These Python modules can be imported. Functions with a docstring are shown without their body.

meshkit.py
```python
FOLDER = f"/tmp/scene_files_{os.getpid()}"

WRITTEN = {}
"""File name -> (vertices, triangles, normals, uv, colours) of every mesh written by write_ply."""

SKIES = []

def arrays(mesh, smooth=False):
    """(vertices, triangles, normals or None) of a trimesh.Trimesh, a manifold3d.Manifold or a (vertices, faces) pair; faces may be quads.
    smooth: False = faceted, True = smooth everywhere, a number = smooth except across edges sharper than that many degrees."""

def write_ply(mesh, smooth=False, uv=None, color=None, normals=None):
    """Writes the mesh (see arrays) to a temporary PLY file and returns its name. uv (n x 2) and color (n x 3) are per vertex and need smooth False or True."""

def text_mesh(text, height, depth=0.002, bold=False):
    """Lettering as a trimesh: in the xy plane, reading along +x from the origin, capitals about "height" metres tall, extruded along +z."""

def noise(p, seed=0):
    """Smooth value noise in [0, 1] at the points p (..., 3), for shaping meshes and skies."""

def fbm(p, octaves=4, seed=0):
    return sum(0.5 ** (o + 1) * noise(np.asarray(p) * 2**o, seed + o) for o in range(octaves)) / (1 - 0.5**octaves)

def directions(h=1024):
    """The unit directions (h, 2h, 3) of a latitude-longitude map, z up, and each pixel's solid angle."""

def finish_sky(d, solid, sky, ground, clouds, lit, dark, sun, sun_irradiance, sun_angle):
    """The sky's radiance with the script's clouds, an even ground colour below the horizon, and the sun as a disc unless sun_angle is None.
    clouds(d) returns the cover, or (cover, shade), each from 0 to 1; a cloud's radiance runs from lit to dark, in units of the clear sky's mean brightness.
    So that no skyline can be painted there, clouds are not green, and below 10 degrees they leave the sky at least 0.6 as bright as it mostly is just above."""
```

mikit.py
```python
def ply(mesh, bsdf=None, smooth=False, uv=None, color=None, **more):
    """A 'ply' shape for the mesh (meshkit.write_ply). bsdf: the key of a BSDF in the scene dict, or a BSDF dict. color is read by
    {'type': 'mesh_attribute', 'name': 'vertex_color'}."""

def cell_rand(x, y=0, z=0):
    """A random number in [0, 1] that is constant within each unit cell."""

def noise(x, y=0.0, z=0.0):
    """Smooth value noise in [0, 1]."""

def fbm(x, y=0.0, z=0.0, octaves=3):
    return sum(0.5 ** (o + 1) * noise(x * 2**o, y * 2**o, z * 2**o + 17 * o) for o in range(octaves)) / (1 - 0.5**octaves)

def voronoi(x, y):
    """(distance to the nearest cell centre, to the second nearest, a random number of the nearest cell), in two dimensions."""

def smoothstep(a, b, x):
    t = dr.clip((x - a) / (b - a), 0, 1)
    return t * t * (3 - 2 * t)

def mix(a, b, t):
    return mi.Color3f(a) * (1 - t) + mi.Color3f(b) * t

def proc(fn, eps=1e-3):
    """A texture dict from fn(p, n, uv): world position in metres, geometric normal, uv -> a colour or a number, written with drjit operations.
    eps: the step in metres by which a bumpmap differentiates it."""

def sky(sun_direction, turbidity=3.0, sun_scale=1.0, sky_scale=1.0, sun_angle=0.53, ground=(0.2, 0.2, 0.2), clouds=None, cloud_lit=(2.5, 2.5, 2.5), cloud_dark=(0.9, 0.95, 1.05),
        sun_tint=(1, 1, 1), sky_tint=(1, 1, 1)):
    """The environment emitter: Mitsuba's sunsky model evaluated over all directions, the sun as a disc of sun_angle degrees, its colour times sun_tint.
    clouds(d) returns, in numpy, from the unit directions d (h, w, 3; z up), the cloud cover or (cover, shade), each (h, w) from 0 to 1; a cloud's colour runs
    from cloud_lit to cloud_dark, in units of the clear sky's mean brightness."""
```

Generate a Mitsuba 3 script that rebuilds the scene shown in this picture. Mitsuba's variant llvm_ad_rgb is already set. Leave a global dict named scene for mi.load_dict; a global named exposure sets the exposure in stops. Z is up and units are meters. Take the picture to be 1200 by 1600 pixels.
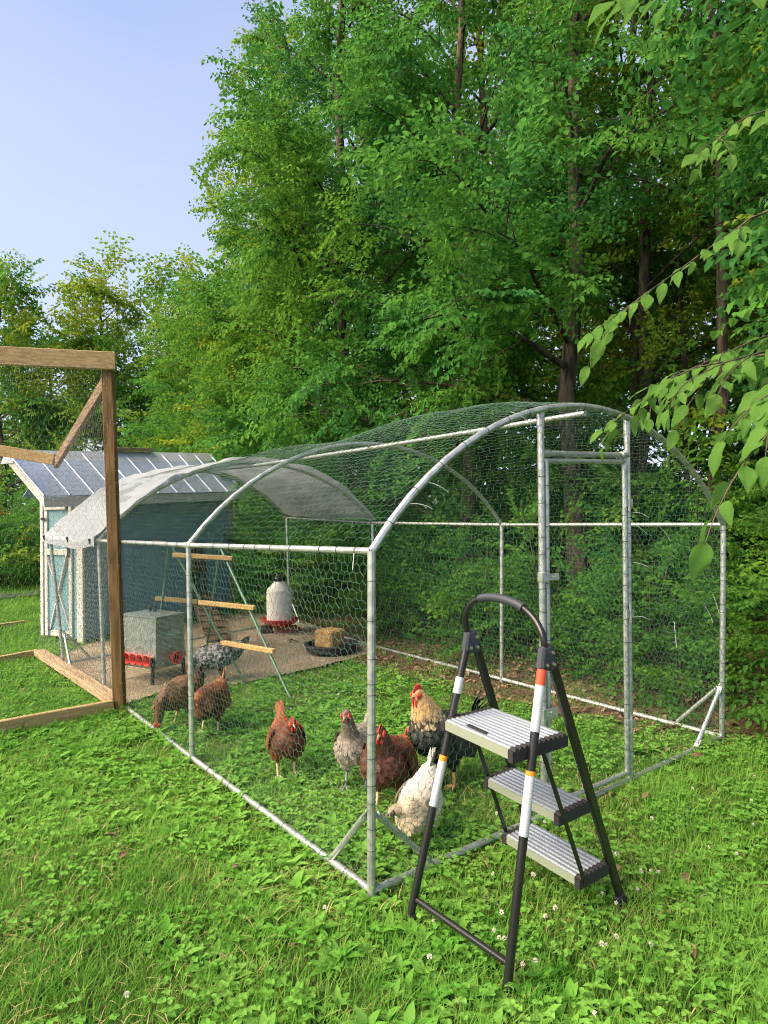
import math
import numpy as np, trimesh, manifold3d as m3
import drjit as dr
import mitsuba as mi
import mikit, meshkit
from mikit import proc, noise, fbm, voronoi, cell_rand, smoothstep, mix

T = mi.ScalarTransform4f
rng = np.random.default_rng(7)
A_ = np.array

# ------------------------------------------------------------------ camera, sky, exposure
CAM = A_([-1.7512, -2.488, 1.6628])
FWD = A_([0.594, 0.804, 0.0031]); FWD /= np.linalg.norm(FWD)
UP = A_([0.0053, -0.0077, 1.0])
scene = {
    'camera': {'type': 'perspective', 'fov_axis': 'x', 'fov': 57.69, 'near_clip': 0.05, 'far_clip': 3000.0,
               'to_world': T().look_at(origin=CAM.tolist(), target=(CAM + FWD).tolist(), up=UP.tolist())},
    'sky': mikit.sky((-0.80, 0.20, 0.76), turbidity=4.0, sun_scale=0.78, sky_scale=0.92, sun_angle=58, sun_tint=(1.0, 0.97, 0.92),
                     sky_tint=(1.10, 0.95, 1.02), ground=(0.06, 0.09, 0.03), clouds=lambda d: np.clip(0.36 + 0.34 * np.exp(-np.maximum(d[..., 2], 0) / 0.25) + 0.45 * (meshkit.fbm(d * [2.2, 2.2, 7.0], 5, 3) - 0.5), 0, 1), cloud_lit=(1.02, 0.99, 1.16)),
}
exposure = 3.3
labels = {}

# ------------------------------------------------------------------ helpers
def key(name):
    k, i = name, 0
    while k in scene or k in labels_used:
        i += 1; k = f'{name}_{i:03d}'
    labels_used.add(k)
    return k
labels_used = set()
def thing(name, label, cat, group=None):
    k = key(name); labels[k] = {'label': label, 'category': cat}
    if group: labels[k]['group'] = group
    return k
def part(parent, name, mesh, bsdf, smooth=False, label=None, kind=None, **kw):
    k = key(f'{parent}__{name}')
    scene[k] = mikit.ply(mesh, bsdf, smooth, **kw)
    if label or kind:
        labels[k] = {}
        if label: labels[k]['label'] = label
        if kind: labels[k]['kind'] = kind
    return k
def single(name, mesh, bsdf, label, cat, smooth=False, group=None, **kw):
    k = thing(name, label, cat, group); scene[k] = mikit.ply(mesh, bsdf, smooth, **kw); return k
def struct(name, mesh, bsdf, smooth=False, label=None):
    k = key(name); scene[k] = mikit.ply(mesh, bsdf, smooth); labels[k] = {'kind': 'structure'}
    if label: labels[k]['label'] = label
    return k
def ground(x, y=0): return 0.0304 * np.clip(x, -14, 14)
def G(x, y, h=0.0): return A_([x, y, ground(x, y) + h])
def unit(v): v = np.asarray(v, float); return v / (np.linalg.norm(v) + 1e-12)
def cat(ms): return trimesh.util.concatenate([trimesh.Trimesh(m[0], m[1], process=False) if isinstance(m, tuple) else m for m in ms])
def frame(d):
    d = unit(d); a = np.cross(d, [0, 0, 1.0] if abs(d[2]) < 0.95 else [1.0, 0, 0]); a = unit(a); return a, np.cross(d, a)
def tube(pts, r, n=10, caps=True):
    p = np.asarray(pts, float); m = len(p); r = np.broadcast_to(np.asarray(r, float), (m,))
    t = np.gradient(p, axis=0) if m > 2 else np.repeat((p[1] - p[0])[None], 2, 0)
    a, b = frame(t[0]); V = []
    ang = np.arange(n) * 2 * np.pi / n
    for i in range(m):
        d = unit(t[i]); a = unit(a - d * (a @ d)); b = np.cross(d, a)
        V.append(p[i] + r[i] * (np.cos(ang)[:, None] * a + np.sin(ang)[:, None] * b))
    V = np.vstack(V); i, j = np.meshgrid(np.arange(m - 1), np.arange(n), indexing='ij')
    q = np.stack([i * n + j, i * n + (j + 1) % n, (i + 1) * n + (j + 1) % n, (i + 1) * n + j], -1).reshape(-1, 4)
    F = [q[:, [0, 1, 2]], q[:, [0, 2, 3]]]
    if caps:
        k = np.arange(1, n - 1); o = (m - 1) * n
        F += [np.stack([0 * k, k + 1, k], 1), np.stack([o + 0 * k, o + k, o + k + 1], 1)]
    return trimesh.Trimesh(V, np.vstack(F), process=False)
def cbox(sx, sy, sz, b=0.004):
    hs = A_([sx, sy, sz]) / 2; b = min(b, hs.min() * 0.45); pts = []
    for s in np.ndindex(2, 2, 2):
        sg = A_(s) * 2 - 1
        for k in range(3):
            h = hs - b; h[k] = hs[k]; pts.append(sg * h)
    return trimesh.convex.convex_hull(A_(pts))
def xf(m, R=None, t=(0, 0, 0)):
    m = m.copy(); v = np.asarray(m.vertices)
    m.vertices = (v @ np.asarray(R).T if R is not None else v) + np.asarray(t); return m
def basis(x, up=(0, 0, 1)):
    x = unit(x); y = unit(np.cross(up, x)); return np.stack([x, y, np.cross(x, y)], 1)
def rotz(a): c, s = math.cos(a), math.sin(a); return A_([[c, -s, 0], [s, c, 0], [0, 0, 1.0]])
def beam(p0, p1, w, h, b=0.004, up=(0, 0, 1), roll=0.0):
    p0, p1 = A_(p0, float), A_(p1, float); L = np.linalg.norm(p1 - p0)
    R = basis(p1 - p0, up)
    if roll: c, s = math.cos(roll), math.sin(roll); R = R @ A_([[1, 0, 0], [0, c, -s], [0, s, c]])
    return xf(cbox(L, w, h, b), R, (p0 + p1) / 2)
def lathe(prof, n=28, c=(0, 0, 0)):
    prof = A_(prof, float); m = len(prof); ang = np.arange(n) * 2 * np.pi / n
    V = np.stack([prof[:, None, 0] * np.cos(ang), prof[:, None, 0] * np.sin(ang), np.repeat(prof[:, 1:2], n, 1)], -1).reshape(-1, 3) + A_(c)
    i, j = np.meshgrid(np.arange(m - 1), np.arange(n), indexing='ij')
    q = np.stack([i * n + j, i * n + (j + 1) % n, (i + 1) * n + (j + 1) % n, (i + 1) * n + j], -1).reshape(-1, 4)
    return trimesh.Trimesh(V, np.vstack([q[:, [0, 1, 2]], q[:, [0, 2, 3]]]), process=False)
def quadprism(poly, depth):
    """convex planar polygon (n,3) thickened by the vector depth"""
    P = A_(poly, float); return trimesh.convex.convex_hull(np.vstack([P, P + A_(depth)]))

# ------------------------------------------------------------------ materials
def pr(col, rough=0.6, metal=0.0, spec=0.5, **k):
    c = col if isinstance(col, dict) else {'type': 'rgb', 'value': list(col)}
    return {'type': 'twosided', 'bsdf': {'type': 'principled', 'base_color': c, 'roughness': rough, 'metallic': metal, 'specular': spec, **k}}
def bump(bs, fn, scale, eps=1e-3):
    return {'type': 'twosided', 'bsdf': {'type': 'bumpmap', 'arbitrary': proc(fn, eps), 'scale': scale, 'bsdf': bs['bsdf']}}
def thin(c, rough=0.5, dt=0.8): return {'type': 'principledthin', 'base_color': c, 'roughness': rough, 'diff_trans': dt, 'spec_trans': 0.0, 'eta': 1.4}
def leafcol(a, b, c, s=2.2, kinds=0.0):  # kinds: how far the hue differs from plant to plant
    def fn(p, n, uv):
        t = fbm(p.x * s, p.y * s, p.z * s, 2); r = cell_rand(p.x * 11, p.y * 11, p.z * 11)
        lo = smoothstep(0.36, 0.64, fbm(p.x * 0.38, p.y * 0.38, p.z * 0.38, 3)); return mix(mix(a, b, smoothstep(0.3, 0.7, t)), c, r * 0.55) * mix((1 - 0.2 * kinds, 1 - 0.06 * kinds, 1 + 0.2 * kinds), (1 + 0.2 * kinds, 1 + 0.02 * kinds, 1 - 0.1 * kinds), lo)
    return proc(fn)
M = scene
M['m_leaf_mid'] = thin(leafcol((0.070, 0.230, 0.034), (0.115, 0.315, 0.046), (0.18, 0.37, 0.06), 2.2, 1.0), 0.42, 1.05)
M['m_leaf_dark'] = thin(leafcol((0.050, 0.185, 0.040), (0.080, 0.245, 0.052), (0.12, 0.29, 0.06), 2.2, 1.0), 0.42, 1.05)
M['m_leaf_yellow'] = thin(leafcol((0.17, 0.33, 0.034), (0.25, 0.41, 0.046), (0.36, 0.44, 0.07), 2.2, 1.0), 0.42, 1.1)  # yellow-green leaves; this hue also paints in warm sunlight on foliage
def nearleaf(p, n, uv):
    c = mix((0.080, 0.205, 0.038), (0.150, 0.30, 0.062), fbm(p.x * 9, p.y * 9, p.z * 9, 2)); c = mix(c, (0.22, 0.30, 0.07), 0.5 * smoothstep(0.62, 0.8, fbm(p.x * 5 + 9, p.y * 5, p.z * 5, 3))); a = dr.abs(uv.y)
    q = uv.x * 8 - a * 1.6; q = dr.abs(q - dr.floor(q) - 0.5); v = dr.maximum(1 - smoothstep(0.0, 0.09, q), 1 - smoothstep(0.02, 0.07, a))
    return mix(c, (0.14, 0.31, 0.11), v * 0.4)
M['m_leaf_near'] = thin(proc(nearleaf), 0.30, 0.9)
M['m_grass'] = thin(leafcol((0.100, 0.300, 0.036), (0.165, 0.385, 0.058), (0.27, 0.43, 0.10), 1.3), 0.45, 0.75)
M['m_weed'] = thin(leafcol((0.110, 0.320, 0.044), (0.170, 0.400, 0.062), (0.24, 0.45, 0.10), 1.6), 0.55, 0.75)
M['m_straw'] = pr((0.34, 0.28, 0.13), 0.8)
M['m_blossom'] = pr((0.62, 0.60, 0.52), 0.8)
M['m_orange_leaf'] = thin({'type': 'rgb', 'value': [0.42, 0.24, 0.03]})
M['m_dead_leaf'] = pr(proc(lambda p, n, uv: mix((0.11, 0.065, 0.035), (0.25, 0.17, 0.10), cell_rand(p.x * 15, p.y * 15, p.z * 15))), 0.8)
def soilc(p, n, uv):
    a = fbm(p.x * 3, p.y * 3, 0.0, 4); return mix((0.030, 0.055, 0.012), (0.060, 0.085, 0.020), smoothstep(0.3, 0.7, a))
M['m_lawn_soil'] = pr(proc(soilc), 0.95, 0, 0.2)
def gravc(p, n, uv):
    d1, d2, r = voronoi(p.x * 70, p.y * 70); a = fbm(p.x * 2.3, p.y * 2.3, 0.0, 4)
    c = mix((0.17, 0.135, 0.095), (0.37, 0.31, 0.235), r); c = c * mix((0.75, 0.72, 0.70), (1.1, 1.08, 1.05), smoothstep(0.3, 0.7, a))
    return c
M['m_gravel'] = bump(pr(proc(gravc), 0.95, 0, 0.2), lambda p, n, uv: 1 - voronoi(p.x * 70, p.y * 70)[0], 0.006)
M['m_forest_floor'] = pr(proc(lambda p, n, uv: mix((0.035, 0.026, 0.016), (0.11, 0.075, 0.045), fbm(p.x * 9, p.y * 9, 0.0, 4))), 0.95, 0, 0.2)
def barkc(p, n, uv):
    a = fbm(p.x * 26, p.y * 26, p.z * 4, 4); b = fbm(p.x * 3, p.y * 3, p.z * 2, 3)
    return mix(mix((0.036, 0.030, 0.024), (0.125, 0.100, 0.076), smoothstep(0.3, 0.7, a)), (0.08, 0.085, 0.065), 0.35 * smoothstep(0.5, 0.75, b))
M['m_bark'] = bump(pr(proc(barkc), 0.9, 0, 0.2), lambda p, n, uv: fbm(p.x * 26, p.y * 26, p.z * 4, 3), 0.03)
def galv(p, n, uv):
    a = fbm(p.x * 30, p.y * 30, p.z * 30, 3); return mix((0.40, 0.45, 0.44), (0.58, 0.63, 0.62), smoothstep(0.3, 0.7, a))
M['m_galv'] = pr(proc(galv), 0.42, 0.75)
def galvbox(p, n, uv):
    d1, d2, r = voronoi(p.x * 45 + p.z * 13, p.y * 45 + p.z * 45); return mix((0.25, 0.30, 0.29), (0.50, 0.55, 0.54), r)
M['m_galv_box'] = pr(proc(galvbox), 0.42, 0.75)
M['m_wire'] = pr((0.036, 0.105, 0.073), 0.5, 0.0, 0.3)
M['m_wire_zinc'] = pr((0.17, 0.19, 0.18), 0.55, 0.2, 0.3)
M['m_tie_dark'] = pr((0.022, 0.042, 0.032), 0.5)
M['m_tie_white'] = pr((0.72, 0.75, 0.74), 0.4)
def wood(c1, c2, ring=60.0, axis='x'):
    def fn(p, n, uv):
        w = fbm(p.x * 1.3, p.y * 1.3, p.z * 1.3, 2) * 3
        a = fbm(p.x * ring * (0.06 if axis == 'x' else 1), p.y * ring * (0.06 if axis == 'y' else 1), p.z * ring * (0.06 if axis == 'z' else 1) + w, 4)
        b = noise(p.x * 5, p.y * 5, p.z * 5)
        return mix(mix(c1, c2, smoothstep(0.25, 0.75, a)), tuple(0.7 * q for q in c1), 0.3 * smoothstep(0.6, 0.9, b))
    return proc(fn)
M['m_post_wood'] = pr(wood((0.095, 0.056, 0.020), (0.22, 0.135, 0.052), 70, 'z'), 0.75, 0, 0.3)
M['m_beam_wood'] = pr(wood((0.28, 0.19, 0.085), (0.42, 0.31, 0.155), 70, 'x'), 0.75, 0, 0.3)
M['m_side_wood'] = pr(wood((0.24, 0.17, 0.10), (0.37, 0.28, 0.18), 70, 'y'), 0.75, 0, 0.3)
M['m_grey_wood'] = pr(wood((0.13, 0.085, 0.05), (0.24, 0.17, 0.11), 70, 'y'), 0.8, 0, 0.3)
M['m_perch_wood'] = pr(wood((0.46, 0.28, 0.10), (0.60, 0.41, 0.19), 60, 'x'), 0.7, 0, 0.3)
M['m_ramp_wood'] = pr(wood((0.055, 0.033, 0.022), (0.13, 0.085, 0.06), 40, 'y'), 0.85, 0, 0.3)
def bluec(p, n, uv):
    a = fbm(p.x * 4, p.y * 4, p.z * 4, 3); s = smoothstep(0.55, 0.8, fbm(p.x * 9, p.y * 9, p.z * 1.2, 3))
    return mix(mix((0.145, 0.250, 0.355), (0.170, 0.290, 0.405), a), (0.19, 0.25, 0.30), s * 0.45)
M['m_blue_wall'] = pr(proc(bluec), 0.6, 0, 0.4)
M['m_teal_door'] = pr(proc(lambda p, n, uv: mix((0.13, 0.28, 0.34), (0.17, 0.33, 0.39), fbm(p.x * 5, p.y * 5, p.z * 5, 3))), 0.55)
M['m_white_trim'] = pr(proc(lambda p, n, uv: mix((0.46, 0.46, 0.42), (0.58, 0.58, 0.56), fbm(p.x * 9, p.y * 9, p.z * 3, 3))), 0.6)
M['m_tan_trim'] = pr(proc(lambda p, n, uv: mix((0.27, 0.24, 0.19), (0.38, 0.35, 0.30), fbm(p.x * 12, p.y * 12, p.z * 2, 3))), 0.7)
M['m_roof'] = pr(proc(lambda p, n, uv: mix((0.29, 0.36, 0.50), (0.38, 0.45, 0.60), fbm(p.x * 6, p.y * 6, p.z * 6, 3))), 0.38, 0.3)
M['m_roof_trim'] = pr((0.50, 0.54, 0.60), 0.4, 0.3)
M['m_tarp'] = thin(proc(lambda p, n, uv: mix((0.36, 0.42, 0.48), (0.48, 0.53, 0.58), fbm(p.x * 7, p.y * 7, p.z * 7, 4))), 0.45, 0.8)
M['m_black'] = pr((0.012, 0.012, 0.013), 0.35, 0, 0.5)
M['m_black_matte'] = pr((0.018, 0.018, 0.020), 0.7)
M['m_ladder_black'] = pr((0.011, 0.011, 0.012), 0.3, 0.0, 0.6)
M['m_grip'] = pr((0.035, 0.042, 0.055), 0.45)
M['m_alu'] = pr((0.40, 0.46, 0.54), 0.36, 0.6)
M['m_alu_edge'] = pr((0.62, 0.66, 0.58), 0.35, 0.7)
def stickerc(p, n, uv):
    row = p.z * 115; fr = row - dr.floor(row); ink = cell_rand(p.x * 420 + p.y * 420, 3, row) > 0.35; blk = cell_rand(1, 2, p.z * 17) > 0.38
    return mix((0.50, 0.54, 0.57), (0.16, 0.17, 0.18), dr.select(ink & blk & (fr < 0.4), mi.Float(0.35), mi.Float(0.0)))
M['m_label_white'] = pr(proc(stickerc), 0.5)
M['m_label_orange'] = pr((0.75, 0.27, 0.02), 0.5)
M['m_label_red'] = pr((0.72, 0.08, 0.035), 0.5)
M['m_steel'] = pr((0.62, 0.62, 0.60), 0.3, 0.9)
M['m_red_plastic'] = pr((0.62, 0.035, 0.030), 0.35)
M['m_red_dark'] = pr((0.42, 0.03, 0.03), 0.4)
M['m_jug'] = pr(proc(lambda p, n, uv: mix((0.70, 0.68, 0.60), (0.78, 0.77, 0.72), fbm(p.x * 9, p.y * 9, p.z * 9, 3))), 0.45)
M['m_brick'] = pr(proc(lambda p, n, uv: mix((0.16, 0.06, 0.035), (0.26, 0.10, 0.06), fbm(p.x * 30, p.y * 30, p.z * 30, 3))), 0.9)
M['m_rubber'] = pr(proc(lambda p, n, uv: mix((0.012, 0.014, 0.016), (0.05, 0.052, 0.056), fbm(p.x * 12, p.y * 12, p.z * 12, 3))), 0.6)
def strawc(p, n, uv):
    r = cell_rand(p.x * 95, p.y * 95, p.z * 120); r2 = cell_rand(p.x * 160 + 5, p.y * 160, p.z * 160)
    return mix(mix((0.38, 0.22, 0.075), (0.68, 0.48, 0.22), r), (0.22, 0.12, 0.045), smoothstep(0.72, 0.78, r2))
M['m_feed_block'] = bump(pr(proc(strawc), 0.9, 0, 0.2), lambda p, n, uv: cell_rand(p.x * 95, p.y * 95, p.z * 120), 0.004)
M['m_feather'] = pr({'type': 'mesh_attribute', 'name': 'vertex_color'}, 0.55, 0, 0.35)
M['m_comb'] = pr(proc(lambda p, n, uv: mix((0.50, 0.025, 0.022), (0.68, 0.05, 0.04), fbm(p.x * 120, p.y * 120, p.z * 120, 2))), 0.5)
M['m_beak'] = pr((0.42, 0.30, 0.14), 0.4)
M['m_dark_beak'] = pr((0.05, 0.05, 0.055), 0.4)
M['m_shank'] = pr((0.56, 0.36, 0.12), 0.6)
M['m_pale_shank'] = pr((0.50, 0.42, 0.26), 0.6)
M['m_grey_shank'] = pr((0.20, 0.22, 0.23), 0.6)
M['m_eye'] = pr((0.30, 0.09, 0.01), 0.15)

# ------------------------------------------------------------------ ground
def grid_mesh(x0, x1, y0, y1, step, h=0.0, amp=0.0):
    xs = np.arange(x0, x1 + 1e-6, step); ys = np.arange(y0, y1 + 1e-6, step); X, Y = np.meshgrid(xs, ys, indexing='ij')
    Z = ground(X) + h + amp * (meshkit.fbm(np.stack([X * 1.6, Y * 1.6, X * 0], -1), 3) - 0.5)
    n, m = X.shape; i, j = np.meshgrid(np.arange(n - 1), np.arange(m - 1), indexing='ij'); a = i * m + j
    q = np.stack([a, a + m, a + m + 1, a + 1], -1).reshape(-1, 4)
    return trimesh.Trimesh(np.stack([X, Y, Z], -1).reshape(-1, 3), np.vstack([q[:, [0, 1, 2]], q[:, [0, 2, 3]]]), process=False)
far = grid_mesh(-400, 400, -400, 400, 8.0, -0.03)
near = grid_mesh(-8, 16, -8, 32, 0.16, -0.012, 0.035)
struct('lawn', cat([far, near]), 'm_lawn_soil', True, 'green mown lawn around the chicken run')

def poly_sheet(poly, h, step=0.09, amp=0.02):
    from shapely import Polygon, contains_xy
    P = Polygon(poly); x0, y0, x1, y1 = P.bounds
    m = grid_mesh(x0, x1, y0, y1, step, h, amp); c = m.vertices[m.faces].mean(1)
    keep = contains_xy(P, c[:, 0], c[:, 1]); m = trimesh.Trimesh(m.vertices, m.faces[keep], process=False); m.remove_unreferenced_vertices(); return m
GRAV = [(-0.05, 3.75), (0.55, 4.05), (1.1, 3.75), (1.9, 3.8), (2.6, 3.9), (3.05, 4.1), (3.35, 6.6), (3.3, 8.1), (0.5, 7.0), (-0.1, 6.3)]
struct('gravel_bed', poly_sheet(GRAV, 0.012, 0.06, 0.02), 'm_gravel', True, 'tan gravel and sand floor at the far end of the run')
FLOOR = [(2.5, 3.9), (2.45, 2.2), (2.7, 0.9), (3.05, -0.25), (3.6, -0.9), (5.2, -2.2), (14, -6), (15.5, 31), (7.5, 31), (5.5, 20), (4.0, 14), (3.6, 9.0), (3.4, 6.6), (3.05, 4.1)]
struct('forest_floor', poly_sheet(FLOOR, 0.006, 0.16, 0.035), 'm_forest_floor', True, 'brown leaf-littered ground under the trees')

# ------------------------------------------------------------------ leaves, sprays and grass patches (shape groups)
def leaf_geo(p, d, nrm, L, W, fold=0.25, fine=False):  # fine: True near, False mid, None far
    d = unit(d); s = unit(np.cross(d, nrm)); n = np.cross(s, d)
    if fine:
        ts = A_([0, 0.18, 0.42, 0.7, 0.9, 1.0]); ws = A_([0.04, 0.72, 1.0, 0.66, 0.22, 0.0]) * W / 2
    elif fine is None:
        ts = A_([0, 0.45, 1.0]); ws = A_([0.0, 1.0, 0.0]) * W / 2
    else:
        ts = A_([0, 0.3, 0.68, 1.0]); ws = A_([0.0, 1.0, 0.78, 0.0]) * W / 2
    mid = p + d * (ts * L)[:, None] - n * (0.16 * L * ts ** 2)[:, None]
    l = mid + s * ws[:, None] + n * (ws * fold * 2)[:, None]; r = mid - s * ws[:, None] + n * (ws * fold * 2)[:, None]
    if fine is None:
        V = A_([mid[0], l[1], mid[1], r[1], mid[2]]); F = A_([[0, 2, 1], [1, 2, 4], [0, 3, 2], [2, 3, 4]])
    elif not fine:
        V = A_([mid[0], l[1], mid[1], r[1], l[2], mid[2], r[2], mid[3]]); F = A_([[0, 2, 1], [1, 2, 5], [1, 5, 4], [4, 5, 7], [0, 3, 2], [2, 3, 6], [2, 6, 5], [5, 6, 7]])
    else:
        m = len(ts); V = np.vstack([mid, l, r]); F = []
        for i in range(m - 1):
            F += [[i, i + 1, m + i + 1], [i, m + i + 1, m + i], [i, 2 * m + i, 2 * m + i + 1], [i, 2 * m + i + 1, i + 1]]
        F = A_(F)
    return V, F
def join(parts):
    V, F, o = [], [], 0
    for v, f in parts: V.append(v); F.append(np.asarray(f) + o); o += len(v)
    return np.vstack(V), np.vstack(F)
def make_spray(seed, L=0.66, nleaf=46, size=0.082, wid=0.60, droop=0.14, fine=False):
    r = np.random.default_rng(seed); parts = []
    ax = [A_([t * L, 0.06 * math.sin(3 * t + seed), -droop * L * t * t]) for t in np.linspace(0, 1, 6)]
    axes = [(ax, 1.0)]
    for k in range(5):
        t = 0.2 + 0.15 * k; i = min(int(t * 5), 4); b = ax[i] + (ax[i + 1] - ax[i]) * (t * 5 - i); sg = 1 if k % 2 else -1
        d = unit([0.8, sg * 0.9, r.normal(0, 0.25)]); l = L * (0.55 - 0.3 * t) * r.uniform(0.8, 1.2)
        axes.append(([b + d * l * s + A_([0, 0, -droop * l * s * s]) for s in np.linspace(0, 1, 4)], 0.6))
    for pts, w in axes:
        m = tube(pts, np.linspace(0.004 * w, 0.0012, len(pts)), 3, False); parts.append((np.asarray(m.vertices), np.asarray(m.faces)))
    tot = [np.linalg.norm(np.diff(A_(p), axis=0), axis=1).sum() for p, _ in axes]; tot = A_(tot) / sum(tot)
    for (pts, w), fr in zip(axes, tot):
        n = max(3, int(round(nleaf * fr))); pts = A_(pts)
        for k in range(n):
            t = (k + 0.7) / n * (len(pts) - 1); i = min(int(t), len(pts) - 2); b = pts[i] + (pts[i + 1] - pts[i]) * min(t - i, 1); d0 = unit(pts[i + 1] - pts[i])
            side = unit(np.cross(d0, [0, 0, 1])) * (1 if k % 2 else -1)
            d = unit(d0 * 0.55 + side * r.uniform(0.5, 1.0) + A_([0, 0, r.uniform(-0.75, 0.05)]))
            parts.append(leaf_geo(b, d, unit(A_([r.normal(0, 0.45), r.normal(0, 0.45), 1])), size * r.uniform(0.6, 1.2), size * wid * r.uniform(0.85, 1.15), 0.25, fine))
    return join(parts)
SPRAYS = {}
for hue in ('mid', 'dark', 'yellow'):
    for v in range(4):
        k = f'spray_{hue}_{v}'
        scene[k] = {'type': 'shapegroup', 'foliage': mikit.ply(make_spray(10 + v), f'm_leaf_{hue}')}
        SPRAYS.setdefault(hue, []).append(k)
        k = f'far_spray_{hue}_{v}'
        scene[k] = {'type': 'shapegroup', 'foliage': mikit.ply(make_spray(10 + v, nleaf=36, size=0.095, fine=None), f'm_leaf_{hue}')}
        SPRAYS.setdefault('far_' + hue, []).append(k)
for v in range(3):
    k = f'spray_orange_{v}'
    scene[k] = {'type': 'shapegroup', 'foliage': mikit.ply(make_spray(40 + v, 0.4, 20, 0.06), 'm_orange_leaf')}
    SPRAYS.setdefault('orange', []).append(k)
INST = {}
def place(base, group, mat):
    INST[base] = n = INST.get(base, 0) + 1
    scene[f'{base}__{n:04d}'] = {'type': 'instance', 'to_world': T(np.asarray(mat, float).tolist()), 'g': {'type': 'ref', 'id': group}}
def mat4(R, t, s=1.0):
    m = np.eye(4); m[:3, :3] = R * s; m[:3, 3] = t; return m

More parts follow.
